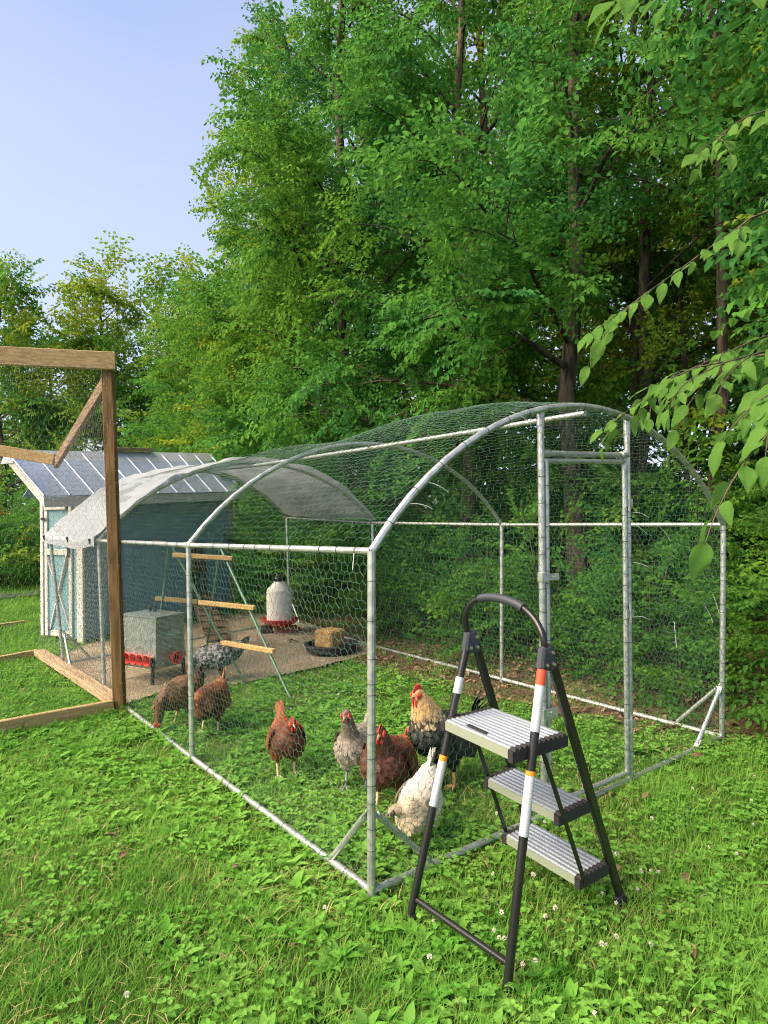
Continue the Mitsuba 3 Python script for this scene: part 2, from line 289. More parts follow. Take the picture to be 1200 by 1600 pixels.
# ------------------------------------------------------------------ trees
def bez(p, d, L, up=0.2, droop=0.3, n=6, r=None, wob=0.08):
    pts = [A_(p, float)]; d = unit(d)
    for i in range(n):
        t = (i + 1) / n; d = unit(d + A_([r.normal(0, wob), r.normal(0, wob), up * (1 - t) - droop * t + r.normal(0, wob)]) * 0.5)
        pts.append(pts[-1] + d * L / n)
    return A_(pts)
def tree(name, label, x, y, H, tr, seed, hues, z0=1.5, bias=(-1, -0.3), reach=2.2, limbs=16, dens=1.0, lean=(0, 0), size=1.0, group=None, cat_='tree', extra=()):
    r = np.random.default_rng(seed)
    if x > 8 or y > 12.5: hues = ['far_' + h for h in hues]
    k = thing(name, label, cat_, group)
    n = 9; zs = np.linspace(0, H, n); P = np.stack([x + lean[0] * zs / H + np.cumsum(r.normal(0, 0.075 * H / 8, n)), y + lean[1] * zs / H + np.cumsum(r.normal(0, 0.075 * H / 8, n)), ground(x) - 0.1 + zs], 1)
    rad = tr * (1 - 0.82 * (zs / H) ** 0.9); rad[0] *= 1.35
    part(k, 'trunk', tube(P, rad, 12), 'm_bark', True)
    lm = []; ck = f'{k}__crown'
    bz = A_([bias[0], bias[1], 0.0])
    specs = []
    for i in range(limbs):
        f = (i + 0.5 + r.uniform(-0.3, 0.3)) / limbs; z = z0 + (H * 0.97 - z0) * f
        a = r.uniform(0, 2 * np.pi); d = unit(A_([math.cos(a), math.sin(a), 0]) + bz * r.uniform(0.2, 1.1) + A_([0, 0, 0.15 + 0.6 * f]))
        specs.append((z, d, reach * (1.15 - 0.75 * f) * r.uniform(0.75, 1.2)))
    specs += list(extra)
    for z, d, L in specs:
        b = A_([np.interp(z, zs, P[:, 0]), np.interp(z, zs, P[:, 1]), z + ground(x)])
        L0 = max(L, 0.5); lp = bez(b, d, L0, 0.35, 0.35, 7, r)
        lm.append(tube(lp, np.linspace(max(0.012, tr * 0.28 * L0 / reach), 0.006, len(lp)), 6, False))
        nsub = max(3, int(L0 * 2.6)); 
        for s in range(nsub):
            t = 0.25 + 0.75 * (s + r.uniform(0, 1)) / nsub; i = min(int(t * 7), 6); q = lp[i] + (lp[i + 1] - lp[i]) * (t * 7 - i); d0 = unit(lp[i + 1] - lp[i])
            sd = unit(d0 * 0.6 + unit(r.normal(0, 1, 3)) * 0.9); sl = L0 * 0.42 * (1.2 - 0.6 * t) * r.uniform(0.7, 1.3)
            sp = bez(q, sd, sl, 0.1, 0.35, 4, r); lm.append(tube(sp, np.linspace(0.009, 0.004, len(sp)), 4, False))
            ns = max(2, int(round(1.55 * dens * (1.6 + sl * 3.4))))
            for u in range(ns):
                tt = r.uniform(0.15, 1.0); j = min(int(tt * 4), 3); c = sp[j] + (sp[j + 1] - sp[j]) * (tt * 4 - j); dd = unit(sp[j + 1] - sp[j])
                dir_ = unit(dd * 0.8 + r.normal(0, 0.7, 3) + A_([0, 0, 0.02])); up = unit(A_([0, 0, 1]) + r.normal(0, 0.45, 3))
                R = basis(dir_, up); h = hues[r.integers(len(hues))]
                place(ck, SPRAYS[h][r.integers(len(SPRAYS[h]))], mat4(R, c, size * r.uniform(0.8, 1.3)))
    part(k, 'limb', cat(lm), 'm_bark', True)
    return k
def shrub(name, label, x, y, H, R0, seed, hues, n=70, group=None, size=0.8):
    hues = ['far_' + h if y > 12.5 and h != 'orange' else h for h in hues]; r = np.random.default_rng(seed); k = thing(name, label, 'shrub', group); ck = f'{k}__crown'; st = []
    for i in range(n):
        a = r.uniform(0, 2 * np.pi); rr = R0 * math.sqrt(r.uniform(0, 1)); z = H * r.uniform(0.08, 1.0) * (1 - 0.45 * (rr / R0) ** 2)
        c = G(x + rr * math.cos(a), y + rr * math.sin(a), z); dir_ = unit(A_([math.cos(a), math.sin(a), r.uniform(-0.3, 0.9)]) + r.normal(0, 0.5, 3))
        h = hues[r.integers(len(hues))]
        place(ck, SPRAYS[h][r.integers(len(SPRAYS[h]))], mat4(basis(dir_, unit(A_([0, 0, 1]) + r.normal(0, 0.3, 3))), c, size * r.uniform(0.7, 1.3)))
        if i % 6 == 0: st.append(tube(bez(G(x + r.normal(0, 0.1), y + r.normal(0, 0.1), -0.03), unit(c - G(x, y)), np.linalg.norm(c - G(x, y)), 0.3, 0, 5, r), np.linspace(0.012, 0.004, 6), 5, False))
    part(k, 'stem', cat(st), 'm_bark', True)
    return k
LM, LD, LY = 'mid', 'dark', 'yellow'
EDGE = 'trees deep in the forest behind the edge trees'
FARG = 'distant trees beyond the shed'
# big trees whose trunks show on the right
tree('forest_tree', 'tall tree with the thickest trunk on the right, behind the run door', 5.77, 3.14, 12.5, 0.145, 101, [LM, LD, LM, LM], 2.3, (-0.7, -0.3), 2.4, 24, 0.8, (0.15, 0.6))
tree('forest_tree', 'tall tree with a slim lit trunk right of the thickest trunk', 6.81, 3.05, 12.0, 0.12, 102, [LM, LD, LM], 4.4, (-0.3, -0.3), 1.9, 17, 0.65, (0.35, 0.1))
tree('forest_tree', 'straight slim tree, rightmost trunk in the forest', 6.95, 2.3, 12.0, 0.09, 103, [LM, LD, LM], 4.6, (-0.2, -0.2), 1.7, 15, 0.65, (0.3, 0.15))
tree('forest_tree', 'thin sapling trunk between the two slim right-hand trunks', 7.9, 3.1, 9.0, 0.06, 104, [LD, LM, LY], 2.2, (0, 0), 1.7, 15, 0.8)
# edge trees left of them
tree('forest_tree', 'leaning edge tree whose leafy branch tips reach out against the sky', 4.75, 7.6, 12.0, 0.16, 105, [LM, LM, LD, LM], 1.4, (-0.9, -0.2), 2.3, 28, 1.0, (-0.5, 0.2),
     extra=[(4.6, (-0.85, -0.35, 0.5), 2.7), (5.6, (-0.85, -0.25, 0.4), 2.5), (6.6, (-0.8, -0.3, 0.5), 1.9)])
tree('forest_tree', 'broad bright green tree above the right long side of the run', 4.9, 5.0, 11.5, 0.13, 106, [LM, LM, LM, LD], 1.2, (-0.7, -0.1), 2.2, 26, 1.0)
for i, (x, y, H, tr, rc, lb, hu, dn) in enumerate([
    (5.2, 10.4, 11.8, 0.13, 1.9, 24, [LM, LM, LY], 1.0), (6.1, 13.4, 11.0, 0.14, 2.1, 24, [LM, LY, LM], 0.95), (5.9, 17.2, 7.6, 0.12, 1.9, 20, [LM, LY, LM], 1.0),
    (6.9, 6.4, 13.0, 0.15, 2.2, 20, [LD, LM], 0.9), (7.0, 9.6, 13.5, 0.16, 2.4, 22, [LD, LM], 0.9), (7.3, 13.0, 13.5, 0.16, 2.6, 20, [LM, LD], 0.8), (8.2, 17.0, 14.0, 0.17, 2.8, 20, [LM, LD], 0.8),
    (8.6, 4.2, 13.0, 0.14, 2.2, 18, [LD, LM, LY], 0.8), (8.9, 1.6, 13.0, 0.14, 2.2, 18, [LD, LM, LY], 0.8), (10.5, 6.6, 13.5, 0.15, 2.6, 18, [LD, LY], 0.8), (11.0, 3.2, 13.0, 0.15, 2.6, 18, [LY, LD], 0.8),
    (7.2, 0.2, 11.5, 0.12, 2.1, 18, [LM, LD], 0.8), (10.4, 0.2, 12.5, 0.14, 2.5, 16, [LY, LD], 0.8), (11.2, 10.0, 14, 0.16, 2.8, 16, [LD, LM], 0.8), (13.5, 5.0, 13.5, 0.16, 2.9, 16, [LY, LD], 0.8), (13.2, 1.0, 13.5, 0.16, 2.9, 16, [LY, LD], 0.8)]):
    lab = ('bright green edge tree above the white tarpaulin', 'lighter yellow-green edge tree behind the shed roof, left of the tree above the tarpaulin', 'low rounded edge tree at the left end of the forest edge')[i] if i < 3 else 'tree deep in the forest, mostly hidden behind the leafy edge trees'
    tree('forest_tree', lab, x, y, H, tr, 120 + i, hu if i < 3 else hu + [LY] * (i % 2), 1.3 if i < 3 else 3.4, (-0.6, -0.6), rc, lb, dn, group=EDGE if i >= 3 else None)  # extra yellow sprays stand in for sunlit flecks inside the wood
# far trees at the left
for i, (x, y, H, tr, rc, lb, hu, dn, lab) in enumerate([
    (5.6, 24.6, 10.6, 0.17, 2.5, 26, [LY, LY, LY, LM], 0.85, 'tall yellow-tinged tree against the sky beyond the shed, left of centre'),  # mostly yellow sprays: low sun on this crown is put into leaf colour
    (1.6, 24.6, 10.0, 0.15, 2.4, 20, [LM, LY, LD], 0.75, 'loose green tree at the left edge of the photo beyond the timber frame'),
    (7.5, 23.6, 10.4, 0.15, 1.7, 20, [LY, LM, LM], 0.9, 'narrower light green tree just right of the tall yellow-tinged tree'),
    (7.6, 20.4, 9.6, 0.15, 2.3, 22, [LM, LM, LY], 0.9, 'full green tree between the narrow light tree and the forest edge'),
    (4.0, 27.5, 9.0, 0.14, 2.4, 16, [LD, LM], 0.7, 'darker low tree behind the tall yellow-tinged tree'),
    (5.9, 14.9, 6.5, 0.11, 2.1, 18, [LM, LD], 1.0, 'small leaning dark-stemmed tree right behind the shed roof')]):
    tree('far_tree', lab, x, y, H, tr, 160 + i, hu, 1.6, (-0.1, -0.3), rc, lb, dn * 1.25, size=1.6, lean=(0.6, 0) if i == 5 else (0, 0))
# the wood behind the edge, one mass
labels['forest_thicket'] = {'label': 'dense leafy depth of the wood behind the edge trees', 'category': 'forest', 'kind': 'stuff'}
r_ = np.random.default_rng(195)
for i in range(4600):
    x = r_.uniform(8.5, 15.5) if i < 3200 else r_.uniform(13, 22); y = r_.uniform(-6, 24); z = (8.0 if y > 15 else 11.5) * r_.uniform(0, 1) ** 1.7
    h_ = 'far_' + (LD, LM, LY, LM)[r_.integers(4)]
    place('forest_thicket', SPRAYS[h_][r_.integers(4)], mat4(basis(unit(A_([r_.normal(-.5, 1), r_.normal(-.3, 1), r_.normal(0, .3)])), unit(A_([r_.normal(0, .3), r_.normal(0, .3), 1]))), G(x, y, z), r_.uniform(1.3, 2.4) if i < 3200 else r_.uniform(2.2, 3.4)))
# understory shrubs along the right of the run and behind it
UG = 'dark undergrowth shrubs along the right side of the run'
for i in range(30):
    y = -1.3 + i * 0.42; x = 3.75 + 0.55 * ((i * 7) % 5) / 4 + (0.35 if y > 5 else 0)
    shrub('undergrowth_shrub', 'dark green shrub in the undergrowth along the right side of the run', x, y, 0.7 + 1.3 * (((i * 3) % 7) / 6) ** 1.3, 0.55, 200 + i, [LD, LD, LM], 34 + 5 * (i % 4), UG, 0.7)
for i in range(16):
    y = -1.5 + i * 1.1; x = 5.6 + 1.5 * ((i * 5) % 7) / 6
    shrub('undergrowth_shrub', 'dark green shrub in the undergrowth along the right side of the run', x, y, 1.8 + 1.0 * ((i * 3) % 5) / 4, 0.9, 240 + i, [LD, LD, LM], 70, UG, 0.95)
BG = 'bright shrubs behind the shed and the far end of the run'
for i, (x, y, H, R0) in enumerate([(3.9, 8.3, 1.5, 0.6), (4.2, 9.2, 1.9, 0.8), (3.8, 10.2, 1.9, 0.8), (3.6, 11.4, 2.1, 0.9), (2.9, 12.0, 2.2, 0.9), (4.4, 11.8, 2.6, 1.0), (4.3, 14.5, 2.6, 1.0), (3.2, 14.8, 2.4, 1.0), (3.75, 7.3, 1.2, 0.5)]):
    shrub('leafy_shrub', 'bright green shrub behind the shed and the far end of the run', x, y, H, R0, 300 + i, [LM, LM, LY], 80, BG, 0.9)
LG = 'shrubs of the hedge at the far left of the lawn'
for i, (x, y, H, R0) in enumerate([(0.0, 16.6, 2.6, 1.1), (1.0, 17.2, 2.6, 1.2), (2.0, 17.8, 2.5, 1.2), (3.1, 18.2, 2.8, 1.3), (-1.0, 17.4, 2.8, 1.2), (1.5, 20.0, 3.4, 1.5), (3.6, 20.6, 3.6, 1.5), (5.4, 19.4, 3.2, 1.4), (0.4, 15.4, 1.2, 0.7)]):
    shrub('hedge_shrub', 'green shrub in the hedge at the far left of the lawn', x, y, H, R0, 330 + i, [LD, LM, LM] if i != 8 else [LM, LY], 90, LG, 1.0)
shrub('blooming_shrub', 'shrub with orange-yellow blossoms at the left edge behind the timber frame', 0.75, 15.9, 2.2, 0.55, 350, ['orange', 'mid', 'dark'], 46, None, 0.8)

# ------------------------------------------------------------------ overhanging branches close to the camera
def serrated_leaf(L, W, r):
    n = 11; ts = np.linspace(0, 1, n); w = W / 2 * np.sin(np.pi * ts ** 0.80) ** 0.85 * (1 - 0.15 * ts); w[0] = 0.001; w[-1] = 0
    teeth = np.where(np.arange(n) % 2, 1.0, 0.93); w = w * teeth; curl = r.uniform(0.0, 0.55)
    mid = np.stack([ts * L, 0 * ts, -curl * L * ts ** 2], 1); f = r.uniform(0.05, 0.3)
    wav = 0.012 * L / 0.1 * np.sin(ts * 9 + r.uniform(0, 6)) * 0.3
    l1 = mid + np.stack([0 * ts, w * 0.5, f * w * 0.5 + 0.002], 1); l2 = mid + np.stack([-0.12 * w, w, f * w + wav], 1)
    r1 = mid + np.stack([0 * ts, -w * 0.5, f * w * 0.5 + 0.002], 1); r2 = mid + np.stack([-0.12 * w, -w, f * w - wav], 1)
    V = np.vstack([l2, l1, mid, r1, r2]); F = []
    for a in range(4):
        for i in range(n - 1):
            o = a * n + i; F += [[o, o + 1, o + n + 1], [o, o + n + 1, o + n]]
    pet = tube([[-0.018, 0, 0.004], [0, 0, 0]], [0.0011, 0.0014], 4, False)
    uv = np.concatenate([np.stack([ts, np.full(n, w_)], 1) for w_ in (1, .5, 0, -.5, -1)] + [np.zeros((len(pet.vertices), 2))])
    return cat([trimesh.Trimesh(V, A_(F), process=False), pet]), uv
elm = thing('overhanging_tree', 'tree off the right edge whose big-leaved branches hang into the picture close by', 'tree')
tp = A_([[2.35, -3.1, 0.0], [2.3, -3.05, 1.2], [2.2, -3.0, 2.4], [2.15, -2.95, 4.2], [2.0, -2.9, 6.0]])
part(elm, 'trunk', tube(tp, [0.17, 0.13, 0.12, 0.10, 0.07], 12), 'm_bark', True)
r_ = np.random.default_rng(55)
leafmesh = [(lambda q: mikit.ply(q[0], 'm_leaf_near', True, uv=q[1]))(serrated_leaf(0.115, 0.066, np.random.default_rng(60 + i))) for i in range(8)]
def near_branch(pts, nleaf, s0, spread=0.6, twigs=0, seed=0, r0=0.009):
    r = np.random.default_rng(seed); P = A_(pts, float); tt = np.linspace(0, len(P) - 1, 4 * len(P))
    Q = np.stack([np.interp(tt, np.arange(len(P)), P[:, k]) for k in range(3)], 1)
    part(elm, 'branch', tube(Q, np.linspace(r0, 0.0016, len(Q)), 6), 'm_bark', True)
    lines = [Q]
    for k in range(twigs):
        i = int(len(Q) * (0.3 + 0.65 * (k + 0.5) / twigs)); d = unit(Q[min(i + 1, len(Q) - 1)] - Q[i - 1]); s = unit(np.cross(d, [0, 0, 1])) * (1 if k % 2 else -1)
        tw = bez(Q[i], d * 0.7 + s * r.uniform(0.4, 0.9) + A_([0, 0, r.uniform(-0.5, 0.2)]), r.uniform(0.22, 0.36), 0.0, 0.5, 6, r, 0.05)
        part(elm, 'branch', tube(tw, np.linspace(0.003, 0.0012, len(tw)), 5), 'm_bark', True); lines.append(tw)
    for li, L in enumerate(lines):
        n = nleaf if li == 0 else 5; start = s0 if li == 0 else 0.2
        for k in range(n):
            f = start + (1 - start) * (k + 0.5) / n; x = f * (len(L) - 1); i = min(int(x), len(L) - 2); b = L[i] + (L[i + 1] - L[i]) * (x - i); d = unit(L[i + 1] - L[i])
            s = unit(np.cross(d, [0, 0, 1])) * (1 if k % 2 else -1)
            dir_ = unit(d * 0.7 + s * spread * r.uniform(0.7, 1.2) + A_([0, 0, r.uniform(-0.55, 0.0)])) if k < n - 1 else d
            R = basis(dir_, unit(A_([0, 0, 1]) + r.normal(0, 0.3, 3) - 0.25 * FWD)); kk = key(f'{elm}__leaf')
            scene[kk] = {**leafmesh[r.integers(8)], 'to_world': T(mat4(R, b + dir_ * 0.018, r.uniform(0.5, 0.95)).tolist())}
near_branch([(2.2, -3.0, 2.6), (1.9, -1.9, 2.95), (1.24, -1.10, 2.91), (0.95, -1.0, 2.70), (0.655, -0.91, 2.49), (0.42, -0.86, 2.33)], 20, 0.52, 0.45, 2, 1, 0.008)
near_branch([(2.2, -3.0, 2.1), (1.2, -2.35, 2.35), (0.62, -1.80, 2.25), (0.30, -1.62, 2.06), (0.14, -1.63, 1.93), (0.04, -1.66, 1.80)], 16, 0.5, 0.8, 6, 2)
near_branch([(2.2, -3.0, 2.2), (1.7, -2.0, 2.4), (1.25, -1.5, 2.35), (0.95, -1.25, 2.26), (0.84, -1.13, 2.22), (0.76, -1.02, 2.15)], 14, 0.5, 0.8, 5, 3)
near_branch([(2.15, -3.0, 3.6), (1.0, -2.3, 3.5), (0.2, -1.75, 3.1), (-0.157, -1.557, 2.93), (-0.36, -1.52, 2.84)], 10, 0.72, 0.7, 1, 4)
near_branch([(2.2, -3.0, 2.0), (1.95, -1.7, 2.35), (1.55, -0.95, 2.38), (1.33, -0.77, 2.33), (1.16, -0.62, 2.24)], 18, 0.4, 0.8, 6, 5)
near_branch([(2.2, -3.0, 2.4), (2.1, -1.6, 2.65), (1.9, -0.8, 2.55), (1.6, -0.45, 2.35), (1.30, -0.25, 2.08)], 18, 0.35, 0.7, 6, 6)
near_branch([(2.2, -3.0, 3.3), (1.2, -2.3, 3.2), (0.6, -1.7, 2.95), (0.35, -1.54, 2.80)], 8, 0.7, 0.7, 1, 7)
near_branch([(2.2, -3.0, 3.4), (2.0, -1.9, 3.6), (1.75, -1.2, 3.55), (1.40, -0.95, 3.42), (1.12, -0.88, 3.2)], 16, 0.45, 0.7, 5, 8)
tree('edge_tree', 'tree just off the right edge whose sprays of mid-sized leaves reach over the run corner', 4.3, -1.5, 7.5, 0.07, 190, [LM, LM, LD], 1.9, (-0.7, 0.5), 1.3, 12, 0.7, extra=[(1.9, (-0.7, 0.5, 0.25), 1.7), (2.3, (-0.75, 0.4, 0.25), 1.9), (2.8, (-0.8, 0.3, 0.25), 1.8), (3.4, (-0.8, 0.4, 0.2), 1.7), (3.9, (-0.9, 0.3, 0.2), 2.0), (4.5, (-0.9, 0.25, 0.15), 2.0), (5.2, (-0.9, 0.3, 0.1), 1.9)])

# ------------------------------------------------------------------ chicken run
J = {'A': (0.0, 0.0), 'B': (0.0, 2.09), 'C': (0.02, 4.35), 'D': (0.0, 5.95), 'R0': (2.96, 0.0), 'R1': (2.985, 2.1), 'R2': (3.0, 4.17), 'R3': (3.17, 6.5)}
EH = {'A': 1.502, 'B': 1.464, 'C': 1.435, 'D': 1.441, 'R0': 1.480, 'R1': 1.463, 'R2': 1.470, 'R3': 1.525}
EX = {'A': (0.01, -0.01), 'B': (-0.011, 2.10), 'C': (-0.01, 4.40), 'D': (-0.12, 6.02), 'R0': (2.97, -0.02), 'R1': (3.0, 2.095), 'R2': (3.0, 4.17), 'R3': (3.157, 6.55)}
Bp = {k: G(*v, 0.02) for k, v in J.items()}
Ep = {k: A_([EX[k][0], EX[k][1], ground(J[k][0]) + EH[k]]) for k in J}
def arch(t):  # rise above the eave, t in 0..1
    R, hw = 1.88, 1.48; x = (np.asarray(t) - 0.5) * 2 * hw; return np.sqrt(R * R - x * x) - (R - 0.72)
def arch_pts(l, r, n=28):
    t = np.linspace(0, 1, n); P = Ep[l] + (Ep[r] - Ep[l]) * t[:, None]; P[:, 2] += arch(t); return P
run = thing('chicken_run', 'walk-in galvanised pipe chicken run with arched top and green hexagonal netting', 'chicken run')
PR = 0.0185
def jig(p0, p1, r=PR, n=12): return tube([p0, p1], r, n)
for k in J: part(run, 'post', jig(Bp[k] - A_([0, 0, 0.03]), Ep[k]), 'm_galv', 30)
for l, r in (('A', 'R0'), ('B', 'R1'), ('C', 'R2'), ('D', 'R3')): part(run, 'arch', tube(arch_pts(l, r), PR, 12), 'm_galv', 30)
for a, b in (('A', 'B'), ('B', 'C'), ('C', 'D'), ('R0', 'R1'), ('R1', 'R2'), ('R2', 'R3')):
    part(run, 'top_rail', jig(Ep[a], Ep[b], 0.0165), 'm_galv', 30)
    part(run, 'bottom_rail', jig(Bp[a] + A_([0, 0, 0.005]), Bp[b] + A_([0, 0, 0.005]), 0.0175), 'm_galv', 30)
pk = [arch_pts(l, r, 3)[1] - A_([0, 0, 0.036]) for l, r in (('A', 'R0'), ('B', 'R1'), ('C', 'R2'), ('D', 'R3'))]
for a, b in zip(pk[:-1], pk[1:]): part(run, 'ridge_rail', jig(a, b, 0.0165), 'm_galv', 30)
TD0, TD1 = 1.13, 1.90
def F(t, h, off=0.0): f = t / 2.96; b = Bp['A'] + (Bp['R0'] - Bp['A']) * f; return A_([b[0], b[1] + off, ground(b[0]) + h])
part(run, 'bottom_rail', jig(F(0, 0.02), F(TD0, 0.02), 0.0175), 'm_galv', 30)
part(run, 'bottom_rail', jig(F(TD0 - .05, 0.0), F(2.96, 0.02), 0.0165), 'm_galv', 30)
part(run, 'bottom_rail', jig(Bp['D'], Bp['R3'], 0.0165), 'm_galv', 30)
def archh(t): return 1.50 + float(arch(t / 2.96)) - 0.02 * t / 2.96
for t in (TD0, TD1): part(run, 'door_post', jig(F(t, 0.0), F(t, archh(t))), 'm_galv', 30)
part(run, 'door_header', jig(F(TD0, 1.945), F(TD1, 1.945), 0.016), 'm_galv', 30)
# couplers where pipes meet
cp = []
for k in ('B', 'C', 'R1', 'R2'):
    d = unit(Ep['C'] - Ep['B']); part(run, 'coupler', jig(Ep[k] - d * 0.06, Ep[k] + d * 0.06, 0.0225), 'm_galv', 30)
for p, q in ((F(TD0, 1.945), F(TD0 + 0.06, 1.945)), (F(TD1 - 0.06, 1.945), F(TD1, 1.945)), (F(TD0, archh(TD0) - 0.09), F(TD0, archh(TD0) - 0.01)), (F(TD1, archh(TD1) - 0.09), F(TD1, archh(TD1) - 0.01))):
    part(run, 'coupler', jig(p, q, 0.0215), 'm_galv', 30)
# corner braces: flattened pipe ends with a bolt plate
def brace(P, foot, h=0.36):
    top = P + A_([0, 0, h]); d = unit(foot - top); k = part(run, 'brace', jig(top + d * 0.05, foot - d * 0.04, 0.0145), 'm_galv', 30)
    part(run, 'brace_plate', cat([beam(top - d * 0.01, top + d * 0.075, 0.034, 0.006, 0.002), beam(foot - d * 0.07, foot + d * 0.012, 0.034, 0.006, 0.002), tube([top + d * 0.03 - A_([0, 0.012, 0]), top + d * 0.03 + A_([0, 0.012, 0])], 0.007, 6)]), 'm_galv')
brace(Bp['A'], G(0, 0.34, 0.02)); brace(Bp['A'], G(0.36, 0, 0.02)); brace(Bp['R0'], G(2.97, 0.36, 0.02)); brace(Bp['R0'], G(2.62, 0, 0.02))
brace(Bp['D'], G(0.0, 5.62, 0.02)); brace(Bp['D'], G(0.30, 6.0, 0.02)); brace(Bp['R3'], G(3.15, 6.16, 0.02)); brace(Bp['R3'], G(2.86, 6.45, 0.02))
# door
door = f'{run}__door'
DS = (TD0 + 0.036, TD1 - 0.036)
for t in DS: part(run, 'door__stile', jig(F(t, 0.045, -0.004), F(t, 1.905, -0.004), 0.015), 'm_galv', 30)
for h in (0.06, 1.905): part(run, 'door__rail', jig(F(DS[0], h, -0.004), F(DS[1], h, -0.004), 0.0145), 'm_galv', 30)
part(run, 'door__latch', cat([xf(cbox(0.13, 0.012, 0.036, 0.003), None, F(TD0 + 0.03, 1.285, -0.032)), xf(cbox(0.045, 0.035, 0.05, 0.003), None, F(TD0 - 0.028, 1.29, -0.028)), tube([F(TD0 + 0.05, 1.285, -0.045), F(TD0 + 0.05, 1.285, -0.03)], 0.006, 8)]), 'm_galv')
part(run, 'door__clamp_plate', cat([xf(cbox(0.115, 0.010, 0.06, 0.003), None, F(TD0 + 0.02, 0.56, -0.03)), tube([F(TD0 + 0.02, 0.57, -0.045), F(TD0 + 0.02, 0.57, -0.03)], 0.006, 8)]), 'm_galv')
for h in (0.35, 1.00, 1.66): part(run, 'door__hinge', cat([tube([F(TD1 - 0.018, h - 0.05, -0.022), F(TD1 - 0.018, h + 0.05, -0.022)], 0.009, 8), xf(cbox(0.07, 0.008, 0.05, 0.002), None, F(TD1 - 0.018, h, -0.021))]), 'm_galv')

# hexagonal netting
def hexnet(U, V, f, inside=None, c=0.05, rw=0.0009, rt=0.00125, seed=0, jit=0.095):
    r = np.random.default_rng(seed); l, a = c * 0.50, c * 0.29; K = int(V / (l + a)) + 2; I = int(2 * U / c) + 2
    k, i = np.meshgrid(np.arange(K), np.arange(I), indexing='ij'); up = (i + k) % 2 == 0
    u = i * c / 2 + r.normal(0, jit * c, i.shape); v = k * (l + a) + np.where(up, a / 2, -a / 2) + r.normal(0, jit * c, i.shape)
    ok = (u >= 0) & (u <= U) & (v >= 0) & (v <= V)
    if inside is not None: ok &= inside(u, v)
    P = f(u, v); S = []
    z = ok[:, :-1] & ok[:, 1:]; S.append((P[:, :-1][z], P[:, 1:][z], rw))
    t = ok[:-1] & ok[1:] & up[:-1]; S.append((P[:-1][t], P[1:][t], rt))
    VV, FF, o = [], [], 0
    for p, q, rad in S:
        d = q - p; d /= np.linalg.norm(d, axis=1, keepdims=True) + 1e-9
        a1 = np.cross(d, [0.3, 0.5, 0.81]); a1 /= np.linalg.norm(a1, axis=1, keepdims=True) + 1e-9; b1 = np.cross(d, a1)
        ring = [rad * (math.cos(x) * a1 + math.sin(x) * b1) for x in (0, 2.094, 4.189)]
        vs = np.stack([p + x for x in ring] + [q + x for x in ring], 1).reshape(-1, 3); n = len(p)
        ft = A_([[0, 1, 4], [0, 4, 3], [1, 2, 5], [1, 5, 4], [2, 0, 3], [2, 3, 5]])
        FF.append((ft[None] + (np.arange(n) * 6)[:, None, None] + o).reshape(-1, 3)); VV.append(vs); o += len(vs)
    return trimesh.Trimesh(np.vstack(VV), np.vstack(FF), process=False)
def nz(u, v, s, seed, amp): return amp * (meshkit.fbm(np.stack([u * s, v * s, 0 * u + seed], -1), 2, seed) - 0.5) * 2
def plane_net(P00, P10, P01, P11, U, V, nrm, seed, amp=0.022):
    def f(u, v):
        s, t = (u / U)[..., None], (v / V)[..., None]
        return (P00 * (1 - s) + P10 * s) * (1 - t) + (P01 * (1 - s) + P11 * s) * t + nz(u, v, 1.6, seed, amp)[..., None] * A_(nrm)
    return f
def wall_net(b0, b1, e0, e1, nrm, seed):
    U = float(np.linalg.norm(b1 - b0)); V = float(np.linalg.norm(e0 - b0)); return hexnet(U, V, plane_net(b0, b1, e0, e1, U, V, nrm, seed), seed=seed)
for i, (a, b) in enumerate((('A', 'B'), ('B', 'C'), ('C', 'D'))): part(run, 'netting', wall_net(Bp[a], Bp[b], Ep[a], Ep[b], (-1, 0, 0), 400 + i), 'm_wire', kind='stuff')
for i, (a, b) in enumerate((('R0', 'R1'), ('R1', 'R2'), ('R2', 'R3'))): part(run, 'netting', wall_net(Bp[a], Bp[b], Ep[a], Ep[b], (1, 0, 0), 410 + i), 'm_wire', kind='stuff')
def front_f(sd, off=-0.018): return lambda u, v: np.stack([u, 0 * u + off + nz(u, v, 1.7, sd, 0.012), ground(u) + v], -1)
ar = lambda u: 1.49 + arch(np.clip(u / 2.96, 0, 1))
part(run, 'netting', hexnet(2.96, 2.25, front_f(421), lambda u, v: (v < ar(u)) & (u < TD0), seed=421), 'm_wire', kind='stuff')
part(run, 'netting', hexnet(2.96, 2.25, front_f(422), lambda u, v: (v < ar(u)) & (u > TD1), seed=422), 'm_wire', kind='stuff')
part(run, 'netting', hexnet(2.96, 2.25, front_f(423), lambda u, v: (v < ar(u)) & (u >= TD0) & (u <= TD1) & (v > 1.945), seed=423), 'm_wire', kind='stuff')
part(run, 'door__netting', hexnet(2.96, 2.25, front_f(424, -0.022), lambda u, v: (v < 1.90) & (u >= DS[0]) & (u <= DS[1]) & (v > 0.06), seed=424), 'm_wire', kind='stuff')
def back_f(u, v):
    s = (u / 3.2)[..., None]; b = Bp['D'] * (1 - s) + Bp['R3'] * s; return b + np.stack([0 * u, 0.02 + nz(u, v, 1.7, 425, 0.012), v], -1)
part(run, 'netting', hexnet(3.2, 2.25, back_f, lambda u, v: v < 1.44 + arch(np.clip(u / 3.2, 0, 1)), seed=425), 'm_wire', kind='stuff')
